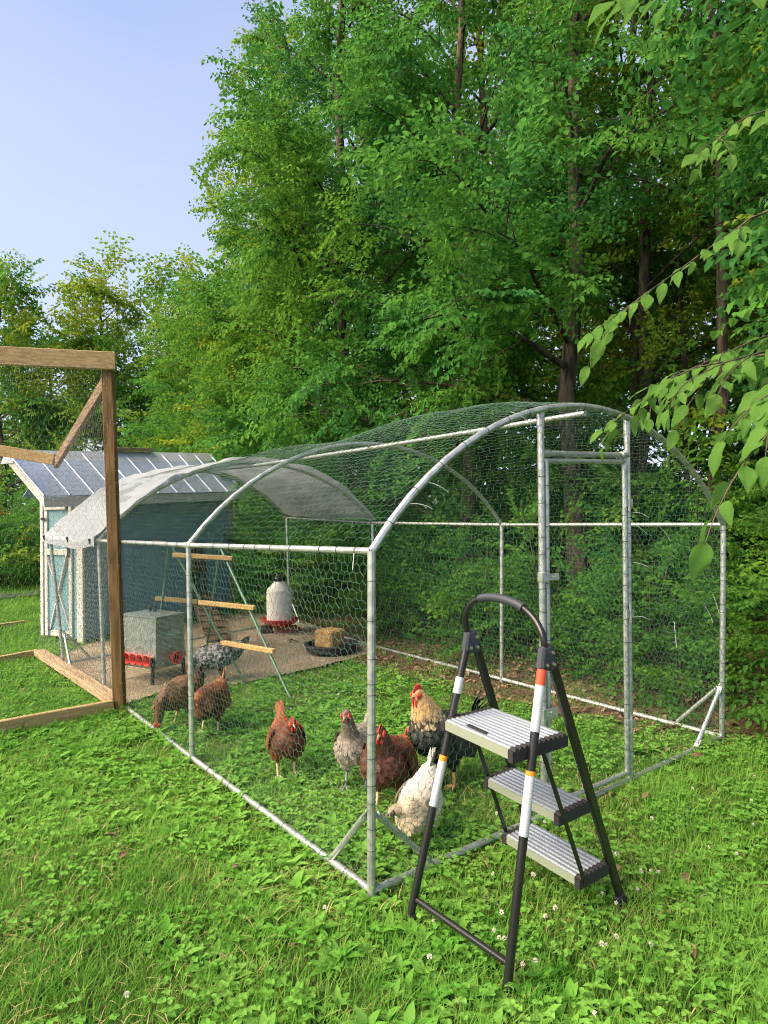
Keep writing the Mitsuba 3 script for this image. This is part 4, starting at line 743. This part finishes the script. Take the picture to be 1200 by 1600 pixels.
for y0, y1, dx in ((-0.752, -0.745, 0.0), (-0.300, -0.272, 0.06)):
    part(sl, 'strut', beam(A_([0.25 + dx, y0, 0.785]), A_([0.505 + dx, y1, 0.20]), 0.006, 0.02, 0.002), 'm_ladder_black')
part(sl, 'spreader_bar', tube([F2 + (Hn - F2) * 0.09, F1 + (Hf - F1) * 0.09], 0.0125, 12), 'm_ladder_black', 30)
def sleeve(p, q, f0, f1, m, lab, r=0.0178):
    a, b = q + A_([0, 0, 0.02]), p + A_([-0.012, 0, 0.0]); part(sl, 'label_strip', tube([a + (b - a) * f0, a + (b - a) * f1], r, 14, False), m, True, lab)
sleeve(Hn, F2, 0.905, 0.955, 'm_label_red', 'red warning sticker near the top of the near front leg'); sleeve(Hn, F2, 0.76, 0.905, 'm_label_white', 'long white strip below the red sticker')
sleeve(Hn, F2, 0.625, 0.64, 'm_label_orange', 'orange band on the near front leg'); sleeve(Hn, F2, 0.445, 0.625, 'm_label_white', 'white instruction strip under the orange band of the near leg')
sleeve(Hf, F1, 0.80, 0.86, 'm_label_white', 'small white sticker high on the far front leg'); sleeve(Hf, F1, 0.555, 0.575, 'm_label_orange', 'orange band on the far front leg'); sleeve(Hf, F1, 0.395, 0.555, 'm_label_white', 'white strip under the orange band of the far leg')

# ------------------------------------------------------------------ chickens
def hull_chain(ch):
    out = m3.Manifold()
    def ball(p, r, s=20):
        b = m3.Manifold.sphere(1.0, s); rr = A_(r, float) if np.ndim(r) else A_([r, r, r]); return b.scale(rr.tolist()).translate(list(map(float, p)))
    for c in ch:
        for (p, r), (q, s) in zip(c[:-1], c[1:]): out = out + m3.Manifold.batch_hull([ball(p, r), ball(q, s)])
    out = out.refine_to_length(0.018); mm = out.to_mesh(); m = trimesh.Trimesh(mm.vert_properties[:, :3], mm.tri_verts, process=True)
    trimesh.smoothing.filter_taubin(m, 0.5, 0.52, 14); return m
def chicken(label, pos, heading, s, color, cfg, group=None, beak='m_beak', shank='m_shank', comb=1.0, seed=0, wattle=1.0, name='hen', catg='chicken'):
    """local frame: x forward, y left, z up, metres at s = 1"""
    r = np.random.default_rng(seed); k = thing(name, label, catg, group)
    R = basis(heading); O = A_(pos)
    W_ = lambda m: xf(m, R * s, O)
    tilt = cfg.get('tilt', 0.0); c, sn = math.cos(tilt), math.sin(tilt)
    def B_(x, z, y=0): return A_([x * c - (z - 0.2) * sn, y, 0.2 + x * sn + (z - 0.2) * c])
    hx = A_(cfg['head']); nb = B_(0.125, 0.285); fat = cfg.get('fat', 1.0); nk = cfg.get('nk', 1.0)
    nm = (nb + hx) / 2 + A_(cfg.get('bend', (0.0, 0, 0.0)))
    hd = unit(cfg.get('look', (1, 0, -0.15)))
    chains = [[(B_(0.115, 0.235), (0.075 * fat, 0.082 * fat, 0.092 * fat)), (B_(0.01, 0.235), (0.1 * fat, 0.106 * fat, 0.105 * fat)), (B_(-0.10, 0.255), (0.08, 0.080 * fat, 0.080)), (B_(-0.17, 0.30), (0.045, 0.045, 0.04))],
              [(B_(0.10, 0.25), 0.075 * fat), (nb, 0.058 * nk), (nm, 0.040 * nk), (hx, 0.026), (hx + hd * 0.018, 0.021)]]
    for sy in (-1, 1): chains.append([(B_(0.0, 0.20, sy * 0.055), 0.058), (A_([0.005, sy * 0.055, 0.125]), 0.026), (A_([-0.01, sy * 0.055, 0.088]), 0.013)])
    body = hull_chain(chains); bv = np.asarray(body.vertices).copy()
    bt_ = lambda P: np.stack([(P[:, 0]) * c + (P[:, 2] - 0.2) * sn, P[:, 1], 0.2 - P[:, 0] * sn + (P[:, 2] - 0.2) * c], 1)   # undo tilt
    hdist = lambda P: np.linalg.norm(P - hx, axis=1)
    def neckt(P):   # 0 at the body, 1 at the head
        ax = hx - nb; t = np.clip(((P - nb) @ ax) / (ax @ ax), -0.6, 1.2); d = np.linalg.norm(P - (nb + np.clip(t, 0, 1)[:, None] * ax), axis=1); return t, d
    def cols(P, rr): 
        t, d = neckt(P); return color(bt_(P), t, d, hdist(P), rr)
    body.vertices = bv + (meshkit.fbm(bv * 45, 2) - 0.5)[:, None] * 0.006 * np.asarray(body.vertex_normals)
    part(k, 'body', W_(body), 'm_feather', True, color=np.clip(cols(np.asarray(body.vertices), r.uniform(0, 1, len(bv))), 0, 1))
    # plumage: overlapping feathers lying back along the body
    nf = cfg.get('nf', 2000); pts, fi = trimesh.sample.sample_surface(body, nf, seed=seed + 1); nn = np.asarray(body.face_normals)[fi]
    VV, FF, CC, o = [], [], [], 0
    t_, d_ = neckt(pts); ax = unit(hx - nb)
    lower = pts[:, 2] < 0.135
    for i in range(nf):
        if hdist(pts[i:i + 1])[0] < 0.034 or lower[i]: continue
        n_ = nn[i]; onneck = np.clip(t_[i] * 2.5 + 0.6, 0, 1) if d_[i] < 0.075 else 0.0
        back = unit(A_([-1.0 * c, 0, -1.0 * sn]) * (1 - onneck) + (-ax) * onneck + A_([0, 0, -0.30]) + r.normal(0, 0.12, 3)); tdir = back - n_ * (back @ n_)
        if np.linalg.norm(tdir) < 0.15: tdir = np.cross(n_, [0, 1, 0]) + A_([0, 0, -0.3])
        tdir = unit(tdir + n_ * 0.07); L = (0.040 - 0.016 * onneck) * r.uniform(0.75, 1.2); Wd = L * (0.50 - 0.18 * onneck); sd = unit(np.cross(tdir, n_)); b = pts[i] - n_ * 0.003
        V = A_([b, b + tdir * L * .5 + sd * Wd * .5 + n_ * .001, b + tdir * L * .5 + n_ * .004, b + tdir * L * .5 - sd * Wd * .5 + n_ * .001, b + tdir * L * .86 + sd * Wd * .33, b + tdir * L * .86 - sd * Wd * .33, b + tdir * L])
        VV.append(V); FF.append(A_([[0, 2, 1], [0, 3, 2], [1, 2, 4], [2, 5, 4], [2, 3, 5], [4, 5, 6]]) + o); o += 7
        rr = r.uniform(0, 1); cc = cols(np.repeat(pts[i:i + 1], 7, 0), np.full(7, rr)); fp = cfg.get('fpat')
        if fp is not None: cc = cc * A_(fp)[[0, 1, 1, 1, 2, 2, 2]][:, None]
        CC.append(cc)
    part(k, 'plumage', xf(trimesh.Trimesh(np.vstack(VV), np.vstack(FF), process=False), R * s, O), 'm_feather', True, kind='stuff', color=np.clip(np.vstack(CC), 0, 1))
    # tail: a fan of long feathers
    TL, ta, sprd, ntf = cfg.get('tail', (0.17, 0.9, 0.5, 10)); tb = B_(-0.165, 0.295); VV, FF, CC, o = [], [], [], 0
    for i in range(ntf):
        f_ = (i + .5) / ntf * 2 - 1; el = ta + tilt + sprd * 0.55 * (1 - abs(f_)) * r.uniform(0.7, 1.1); d = unit(A_([-math.cos(el), f_ * sprd * 0.55, math.sin(el)])); L = TL * r.uniform(0.8, 1.05); curve = cfg.get('sickle', 0.0)
        sd = unit(A_([0.35 * f_, 1.0, 0.0]) * 0.5 + A_([math.sin(el), 0, math.cos(el)]) * (0.8 if abs(f_) > .2 else 0.5)); m_ = 7; wd = cfg.get('tw', 0.022)
        for j in range(m_):
            q = j / (m_ - 1); p = tb + d * L * q + A_([-curve * L * q * q * .5, 0, -curve * L * q * q * .85]); w = wd * (0.5 + 0.9 * math.sin(math.pi * min(1, q * .8 + .15)) if j < m_ - 1 else 0.25)
            VV += [p - sd * w, p + sd * w]
            cc = cols(np.repeat((tb + A_([-0.06 - 0.1 * q, 0, 0.05 + .1 * q]))[None], 2, 0), np.full(2, (0.5 + .5 * math.sin(q * 30 + i)) if cfg.get('bartail') else r.uniform(0, 1))); CC.append(cc)
            if j: FF += [[o + 2 * j - 2, o + 2 * j - 1, o + 2 * j + 1], [o + 2 * j - 2, o + 2 * j + 1, o + 2 * j]]
        o += 2 * m_
    part(k, 'tail', xf(trimesh.Trimesh(A_(VV), A_(FF), process=False), R * s, O), 'm_feather', True, color=np.clip(np.vstack(CC), 0, 1))
    # folded wings: shells of flight feathers on both flanks
    for sy in (-1, 1) if not cfg.get('bartail') else ():
        VV, FF, CC, o = [], [], [], 0
        for i in range(9):
            z0 = 0.295 - 0.013 * i; x0 = 0.085 - 0.008 * i; L = 0.20 - 0.008 * i; bulge = 0.106 * fat
            for j in range(6):
                q = j / 5; x = x0 - L * q; yv = sy * (bulge * math.sqrt(max(0.05, 1 - ((x + 0.0) / 0.21) ** 2)) * math.sqrt(max(.1, 1 - ((z0 - 0.235) / 0.125) ** 2)) + 0.006 + 0.0012 * i); z = z0 - 0.012 * q
                w = 0.016 * (1 - 0.6 * q ** 3); VV += [B_(x, z + w, yv - sy * .002), B_(x, z - w, yv + sy * .003)]
                CC.append(cols(A_(VV[-2:]), np.full(2, 0.35 + 0.5 * ((i * 7 + j) % 5) / 5)) * cfg.get('wingtone', 0.9))
                if j: FF += [[o + 2 * j - 2, o + 2 * j - 1, o + 2 * j + 1], [o + 2 * j - 2, o + 2 * j + 1, o + 2 * j]]
            o += 12
        part(k, 'wing', xf(trimesh.Trimesh(A_(VV), A_(FF), process=False), R * s, O), 'm_feather', True, color=np.clip(np.vstack(CC), 0, 1))
    # head: beak, comb, wattles, eyes
    HR = basis(hd); hW = lambda m: W_(xf(m, HR, hx))
    fc = cfg.get('face', 'm_comb')
    part(k, 'beak', hW(cat([trimesh.convex.convex_hull(A_([[0.034, 0.009, 0.004], [0.034, -0.009, 0.004], [0.034, 0, 0.013], [0.064, 0, -0.003], [0.036, 0, -0.004]])), trimesh.convex.convex_hull(A_([[0.032, 0.007, -0.004], [0.032, -0.007, -0.004], [0.056, 0, -0.006], [0.034, 0, -0.011]]))])), beak)
    part(k, 'face', hW(cat([xf(trimesh.creation.icosphere(2, 1.0), np.diag([0.019, 0.007, 0.016]), (0.018, sy * 0.0205, 0.0)) for sy in (-1, 1)])), fc, True)
    if comb > 0:
        n = 13; prof = [(-0.022 + 0.058 * i / (n - 1), 0.018 + comb * (0.004 + 0.020 * math.sin(math.pi * (i + .8) / (n + .6)) * (1.0 if i % 2 else 0.62))) for i in range(n)]
        V = [];
        for x, z in prof: V += [[x, 0.0035, 0.014], [x, -0.0035, 0.014], [x, 0.0016, z], [x, -0.0016, z]]
        Fc = []
        for i in range(n - 1):
            a = 4 * i; b = a + 4; Fc += [[a, b, b + 2], [a, b + 2, a + 2], [a + 1, a + 3, b + 3], [a + 1, b + 3, b + 1], [a + 2, b + 2, b + 3], [a + 2, b + 3, a + 3]]
        Fc += [[0, 2, 3], [0, 3, 1], [4 * n - 4, 4 * n - 3, 4 * n - 1], [4 * n - 4, 4 * n - 1, 4 * n - 2]]
        part(k, 'comb', hW(trimesh.Trimesh(A_(V), A_(Fc), process=False)), 'm_comb')
    if wattle > 0 and cfg.get('look', (1, 0, 0))[2] > -0.9:
        for sy in (-1, 1): part(k, 'wattle', hW(xf(trimesh.creation.icosphere(2, 1.0), np.diag([0.010, 0.005, 0.019 * wattle]), (0.030, sy * 0.009, -0.020 - 0.008 * wattle))), 'm_comb', True)
    for sy in (-1, 1): part(k, 'eye', hW(xf(trimesh.creation.icosphere(2, 0.0052), None, (0.018, sy * 0.0262, 0.006))), 'm_eye', True)
    # shanks and toes
    for sy, fx_ in ((-1, cfg.get('stride', 0.02)), (1, -cfg.get('stride', 0.02))):
        h0 = A_([-0.01, sy * 0.055, 0.095]); ft = A_([fx_ + 0.004, sy * 0.055, 0.010]); ms = [tube([h0, ft], [0.0085, 0.0072], 8)]
        for an, L in ((0, .055), (.6, .048), (-.6, .048), (math.pi, .026)): ms.append(tube([ft, ft + A_([math.cos(an), math.sin(an), 0]) * L * .55 + A_([0, 0, 0.003]), ft + A_([math.cos(an), math.sin(an), 0]) * L + A_([0, 0, -0.006])], [0.0065, 0.0055, 0.003], 6))
        part(k, 'leg', W_(cat(ms)), shank, True)
    return k
RT, TC = A_([0.805, -0.594, 0]), A_([-0.594, -0.804, 0])
def red(dark, mid, light, cape):
    def f(P, t, d, h, r):
        x = P[:, 0]; w = np.clip((x + 0.02) / 0.12, 0, 1)[:, None]; nk = np.clip(t * 2 + 0.3, 0, 1)[:, None] * (d < 0.09)[:, None]
        c = A_(mid) * (1 - w) + A_(dark) * w; c = c * (1 - nk) + A_(cape) * nk; b = np.clip((x < -0.10) * 1.0, 0, 1)[:, None]
        c = c * (1 - b) + A_(light) * b; return c * (0.6 + 0.75 * r[:, None])
    return f
hen_red = red((0.070, 0.024, 0.014), (0.20, 0.062, 0.022), (0.24, 0.085, 0.035), (0.11, 0.034, 0.017))
hen_red2 = red((0.055, 0.021, 0.013), (0.15, 0.054, 0.021), (0.22, 0.085, 0.035), (0.17, 0.060, 0.022))
hen_brown = red((0.13, 0.072, 0.035), (0.15, 0.068, 0.028), (0.04, 0.025, 0.018), (0.10, 0.045, 0.02))
hen_dark = red((0.075, 0.024, 0.016), (0.15, 0.042, 0.022), (0.24, 0.085, 0.035), (0.07, 0.022, 0.015))
def grey(P, t, d, h, r): 
    nk = np.clip(t * 2 + 0.2, 0, 1)[:, None] * (d < 0.09)[:, None]; return (A_([0.27, 0.235, 0.20]) * (1 - nk) + A_([0.135, 0.11, 0.09]) * nk) * (0.6 + 0.75 * r[:, None])
def white(P, t, d, h, r):
    w = np.clip((P[:, 0] - 0.0) / 0.10, 0, 1)[:, None]; face = (h < 0.05)[:, None]; c = A_([0.62, 0.60, 0.54]) * (1 - w) + A_([0.54, 0.46, 0.33]) * w
    return c * (1 - 0.15 * (1 - r[:, None])) * np.where(face, 0.55, 1.0)
def barred(P, t, d, h, r): return np.where((r > 0.52)[:, None], A_([0.24, 0.245, 0.25]), A_([0.022, 0.024, 0.027]))
def roo(P, t, d, h, r):
    nk = np.clip((t - 0.05) * 5.0, 0, 1)[:, None] * (d < 0.10)[:, None]; blend = np.clip(t * 1.6 + 0.15, 0, 1)[:, None]
    cape = np.where(((r > 0.5)[:, None]) | (blend > 0.75), A_([0.46, 0.31, 0.135]) * blend + A_([0.42, 0.38, 0.27]) * (1 - blend), A_([0.05, 0.05, 0.04]))
    body = A_([0.012, 0.017, 0.016]) * (0.6 + 1.2 * r[:, None]); return body * (1 - nk) + cape * (0.7 + 0.5 * r[:, None]) * nk
chicken('brown hen with dark raised tail grazing left of the run post', G(0.25, 2.95), -0.40 * RT + 0.75 * TC, 1.08, hen_brown, dict(head=(0.235, 0, 0.075), look=(.5, 0, -1), tilt=-0.12, bend=(0.03, 0, 0.03), tail=(0.12, 0.9, 0.3, 8), fat=1.08), seed=1, comb=.3)
chicken('russet hen right behind the run post, head lowered toward the camera', G(0.34, 2.60), 0.95 * TC - 0.28 * RT, 1.05, hen_red2, dict(head=(0.235, 0.02, 0.27), look=(.9, .2, -.45), tilt=-0.06, tail=(0.14, 0.95, 0.35, 8), fat=1.05), seed=2, shank='m_pale_shank', comb=.8)
chicken('black and white barred hen pecking on the gravel behind the feeder', G(1.0, 3.95), -0.95 * RT + 0.2 * TC, 1.12, barred, dict(head=(0.25, 0, 0.13), look=(.6, 0, -1), tilt=-0.10, bend=(0.03, 0, 0.02), tail=(0.13, 0.65, 0.35, 9), fat=1.08, bartail=True, nf=2400), seed=3, comb=.6)
chicken('red hen standing alone in the middle of the run facing the camera', G(0.37, 1.45), 0.95 * TC + 0.30 * RT, 1.02, hen_red, dict(head=(0.165, 0.01, 0.375), look=(1, 0.1, -.2), tilt=0.10, tail=(0.15, 1.0, 0.3, 8)), seed=4, shank='m_pale_shank', comb=1.0)
chicken('lavender grey hen stretching her neck up beside the corner post', G(0.60, 1.00), 0.96 * TC - 0.25 * RT, 1.08, grey, dict(head=(0.165, 0.0, 0.455), look=(1, 0, -.25), tilt=0.18, nk=0.95, tail=(0.15, 0.35, 0.4, 8)), seed=5, shank='m_grey_shank', comb=.35, wattle=.5)
chicken('dark mahogany hen just right of the corner post', G(0.56, 0.62), 0.93 * TC - 0.36 * RT, 1.17, hen_dark, dict(head=(0.175, 0.03, 0.43), look=(1, 0.15, -.3), tilt=0.22, fat=1.1, nk=1.25, tail=(0.12, 0.10, 0.4, 8)), seed=6, shank='m_pale_shank', comb=.7)
chicken('rooster with gold hackle, red comb and black body, behind the ladder', G(1.02, 0.68), -0.78 * RT + 0.60 * TC, 1.27, roo, dict(head=(0.150, 0.0, 0.455), look=(1, 0.1, -.12), tilt=0.30, fat=1.08, nk=1.45, tail=(0.27, 1.0, 0.55, 16), sickle=0.55, tw=0.024, wingtone=1.0, nf=2600), seed=7, comb=1.5, wattle=1.5, name='rooster', catg='rooster')
chicken('white hen with dark face, head lowered and tail pointing up', G(0.46, 0.235), -0.42 * RT + 0.85 * TC, 0.90, white, dict(head=(0.205, -0.05, 0.25), look=(.6, -.6, -.4), tilt=-0.30, tail=(0.15, 1.15, 0.34, 12), face='m_dark_beak', wingtone=1.0), seed=8, beak='m_dark_beak', shank='m_grey_shank', comb=0, wattle=0)

# ------------------------------------------------------------------ lawn cover: grass, weeds, clover, litter
def patch_grass(seed, n=230, w=0.30, h=(0.03, 0.085), wd=0.0042):
    r = np.random.default_rng(seed); P = r.uniform(-w / 2, w / 2, (n, 2)); H = r.uniform(*h, n); a = r.uniform(0, 2 * np.pi, n); lean = r.uniform(0.15, 1.1, n)
    d = np.stack([np.cos(a), np.sin(a)], 1); s = np.stack([-d[:, 1], d[:, 0]], 1); V = []
    for q, wq in ((0, 1.0), (0.45, 0.85), (0.8, 0.5), (1.0, 0.0)):
        c = P + d * (lean * H * q ** 1.7)[:, None]; z = H * (q - 0.30 * lean * q * q); ww = wd * wq * (0.7 + 0.6 * r.uniform(0, 1, n)) * 0.5
        V.append(np.concatenate([c + s * ww[:, None], z[:, None]], 1)); 
        if wq > 0: V.append(np.concatenate([c - s * ww[:, None], z[:, None]], 1))
    V = np.stack(V, 1); ft = A_([[0, 1, 3], [0, 3, 2], [2, 3, 5], [2, 5, 4], [4, 5, 6]])
    return V.reshape(-1, 3), (ft[None] + (np.arange(n) * 7)[:, None, None]).reshape(-1, 3)
def patch_weed(seed, n=5, w=0.30):
    r = np.random.default_rng(seed); parts = []
    for i in range(n):
        c = A_([*r.uniform(-w / 2, w / 2, 2), 0.008]); nl = r.integers(5, 9); a0 = r.uniform(0, 6.28); L0 = r.uniform(0.06, 0.115)
        for j in range(nl):
            a = a0 + j * 2.4; el = r.uniform(0.25, 1.1); d = A_([math.cos(a) * math.cos(el), math.sin(a) * math.cos(el), math.sin(el)]); L = L0 * r.uniform(0.7, 1.15)
            V, F_ = leaf_geo(c, d, A_([-math.cos(a) * math.sin(el), -math.sin(a) * math.sin(el), math.cos(el)]), L, L * r.uniform(0.30, 0.46), 0.14, True)
            t = np.linalg.norm(V - c, axis=1) / L; V[:, 2] -= 0.22 * L * t ** 2.2; parts.append((V, F_))
    return join(parts)
def patch_clover(seed, n=44, w=0.30):
    r = np.random.default_rng(seed); parts = []
    for i in range(n):
        c = A_([*r.uniform(-w / 2, w / 2, 2), r.uniform(0.025, 0.075)]); a0 = r.uniform(0, 6.28); tl = unit(A_([r.normal(0, .35), r.normal(0, .35), 1]))
        for j in range(3):
            a = a0 + j * 2.094; d = unit(A_([math.cos(a), math.sin(a), r.uniform(-.1, .25)])); parts.append(leaf_geo(c, d, tl, r.uniform(0.014, 0.024), 0.019, 0.15))
    return join(parts)
GG, WG, CG = [], [], []
for v in range(5): scene[f'grass_patch_{v}'] = {'type': 'shapegroup', 'blades': mikit.ply(patch_grass(500 + v), 'm_grass')}; GG.append(f'grass_patch_{v}')
for v in range(3): scene[f'far_patch_{v}'] = {'type': 'shapegroup', 'blades': mikit.ply(patch_grass(505 + v, 110, 0.30, (0.04, 0.10), 0.0075), 'm_grass')}
for v in range(2): scene[f'tall_patch_{v}'] = {'type': 'shapegroup', 'blades': mikit.ply(patch_grass(510 + v, 120, 0.30, (0.08, 0.19), 0.0045), 'm_grass')}
for v in range(5): scene[f'weed_patch_{v}'] = {'type': 'shapegroup', 'leaves': mikit.ply(patch_weed(520 + v, 6), 'm_weed', True)}; WG.append(f'weed_patch_{v}')
for v in range(3): scene[f'clover_patch_{v}'] = {'type': 'shapegroup', 'leaves': mikit.ply(patch_clover(530 + v), 'm_weed')}; CG.append(f'clover_patch_{v}')
def patch_thatch(seed):
    v, f = patch_grass(seed, 26, 0.34, (0.05, 0.13), 0.0032); v = v.copy(); v[:, 2] = v[:, 2] * 0.35 + 0.022; return v, f
for v in range(3): scene[f'thatch_patch_{v}'] = {'type': 'shapegroup', 'blades': mikit.ply(patch_thatch(540 + v), 'm_straw')}
for k_, lb, ct in (('lawn_grass', 'short green grass blades of the lawn', 'grass'), ('lawn_weeds', 'broad-leaved green weeds growing in the lawn', 'weeds'), ('lawn_thatch', 'dry straw-coloured dead grass blades among the green', 'dead grass'), ('lawn_clover', 'small three-part clover leaves in the lawn', 'clover')):
    labels[k_] = {'label': lb, 'category': ct, 'kind': 'stuff'}
from shapely import Polygon, contains_xy
PG, PF = Polygon(GRAV), Polygon(FLOOR)
r_ = np.random.default_rng(900)
def lawn_z(x, y): return ground(x) - 0.012 + 0.035 * (float(meshkit.fbm(A_([x * 1.6, y * 1.6, x * 0]), 3)) - 0.5)
fwd2 = unit(A_([FWD[0], FWD[1], 0])); rt2 = A_([fwd2[1], -fwd2[0], 0])
step_ = 0.165; n_patch = 0
Z = 1.45
while Z < 21:
    st = step_ * (1 + max(0, Z - 4) * 0.10)
    for X in np.arange(-0.62 * Z - 0.5, 0.62 * Z + 0.5, st):
        p = CAM + fwd2 * (Z + r_.uniform(-.5, .5) * st) + rt2 * (X + r_.uniform(-.5, .5) * st); x, y = p[0], p[1]
        if contains_xy(PG, x, y) or 0.45 < (p - SO) @ SW < 2.8 and 0 < (SO - p) @ SN < 1.7: continue
        inF = contains_xy(PF, x, y)
        if inF and (x > 4.0 or r_.uniform() < 0.62): continue
        sc = r_.uniform(0.85, 1.2) * (1 + max(0, Z - 5) * 0.05); z = lawn_z(x, y); a = r_.uniform(0, 6.28); m_ = mat4(rotz(a), (x, y, z), sc); n_patch += 1
        wn = float(meshkit.fbm(A_([x * 0.9, y * 0.9, 3.0]), 3)); inside_run = 0 < x < 3 and 0 < y < 6
        if inside_run or inF or (abs(y) < 0.12 and -0.1 < x < 3.1) or (abs(x) < 0.12 and -0.1 < y < 6.1): m_ = mat4(rotz(a) @ np.diag([1, 1, 0.6]), (x, y, z), sc)
        place('lawn_grass', GG[r_.integers(5)] if Z < 6.5 else f'far_patch_{r_.integers(3)}', m_)
        left = (p - CAM) @ rt2 < 0.12 * Z
        if Z < 7 and r_.uniform() < 0.45 * np.clip((0.75 - wn) * 3, 0.2, 1.5): place('lawn_thatch', f'thatch_patch_{r_.integers(3)}', mat4(rotz(a + 1), (x, y, z), r_.uniform(0.8, 1.3)))
        if not inF:
            wp = (1.05 if left else 0.42) * np.clip((wn - 0.30) * 4, 0.12, 1.25) * (0.45 if inside_run else 1.0)
            if Z < 9 and r_.uniform() < wp: place('lawn_weeds', WG[r_.integers(5)], mat4(rotz(r_.uniform(0, 6.28)), (x, y, z + 0.01), r_.uniform(0.62, 1.05)))
            if Z < 9 and r_.uniform() < (0.34 if (not left or inside_run) else 0.2): place('lawn_clover', CG[r_.integers(3)], mat4(rotz(a), (x, y, z), 1.0))
            if r_.uniform() < (0.06 if left else 0.13) and not inside_run and not (abs(y) < 0.18 and x < 3.1) and not (abs(x) < 0.18 and y > -0.2): place('lawn_grass', f'tall_patch_{r_.integers(2)}', mat4(rotz(a), (x, y, z), r_.uniform(0.7, 1.05)))
    Z += st
# clover blossoms
cvm = [];
for v in range(3):
    r = np.random.default_rng(700 + v); pet = []
    for i in range(34):
        d = unit(r.normal(0, 1, 3) + A_([0, 0, 0.5])); pet.append(leaf_geo(A_([0, 0, 0.0]) + d * 0.003, unit(d + A_([0, 0, .25])), unit(np.cross(d, [0.3, 0.7, 0.2])), 0.0095, 0.0045, 0.3))
    cvm.append(mikit.ply(trimesh.Trimesh(*join(pet), process=False), 'm_blossom'))
stemm = mikit.ply(tube([[0, 0, -0.10], [0.004, 0.002, -0.05], [0, 0, 0]], 0.0012, 4), 'm_weed')
CL = 'white clover blossoms in the lawn'; nfl = 0
for i in range(78):
    if i < 46: x, y = r_.normal(0.75, 0.75), r_.normal(-0.55, 0.42)
    else: x, y = r_.uniform(0.2, 2.6), r_.uniform(0.2, 3.6)
    if (x - CAM[0]) * fwd2[0] + (y - CAM[1]) * fwd2[1] < 1.7: continue
    if contains_xy(PF, x, y): continue
    k = thing('clover_blossom', 'small white clover blossom on a thin stem in the grass', 'flower', CL); z = lawn_z(x, y) + r_.uniform(0.07, 0.11); m_ = T(mat4(rotz(r_.uniform(0, 6.28)), (x, y, z), r_.uniform(0.6, 0.95)).tolist())
    scene[f'{k}__head'] = {**cvm[i % 3], 'to_world': m_}; scene[f'{k}__stem'] = {**stemm, 'to_world': m_}
# dead leaves on the forest floor strip
r = np.random.default_rng(710); pl = []
for i in range(2632):
    if i >= 2600: x, y = r.uniform(-2.5, 2.6), r.uniform(-1.2, 3.6)
    elif i < 2000: x, y = r.uniform(2.4, 4.2), r.uniform(-0.9, 5.2)
    else: x, y = r.uniform(2.6, 3.3), r.uniform(4.0, 6.4)
    if not contains_xy(PF, x, y) and r.uniform() < 0.88 and i < 2600: continue
    a = r.uniform(0, 6.28); pl.append(leaf_geo(A_([x, y, lawn_z(x, y) + (r.uniform(0.02, 0.045) if i < 2600 else r.uniform(0.05, 0.07))]), A_([math.cos(a), math.sin(a), r.normal(0, .3)]), unit(A_([r.normal(0, .5), r.normal(0, .5), 1])), r.uniform(0.03, 0.085), r.uniform(0.02, 0.045), 0.3))
labels['leaf_litter'] = {'label': 'brown dead leaves along the right side of the run', 'category': 'dead leaves', 'kind': 'stuff'}
scene['leaf_litter'] = mikit.ply(trimesh.Trimesh(*join(pl), process=False), 'm_dead_leaf')
# dark rubber mat on the far lawn and stump by the shed
mt = cbox(2.2, 0.9, 0.06, 0.02)
single('rubber_mat', xf(mt, rotz(0.3), G(1.0, 13.6, 0.03)), 'm_rubber', 'dark flat mat lying on the far lawn left of the shed', 'mat')
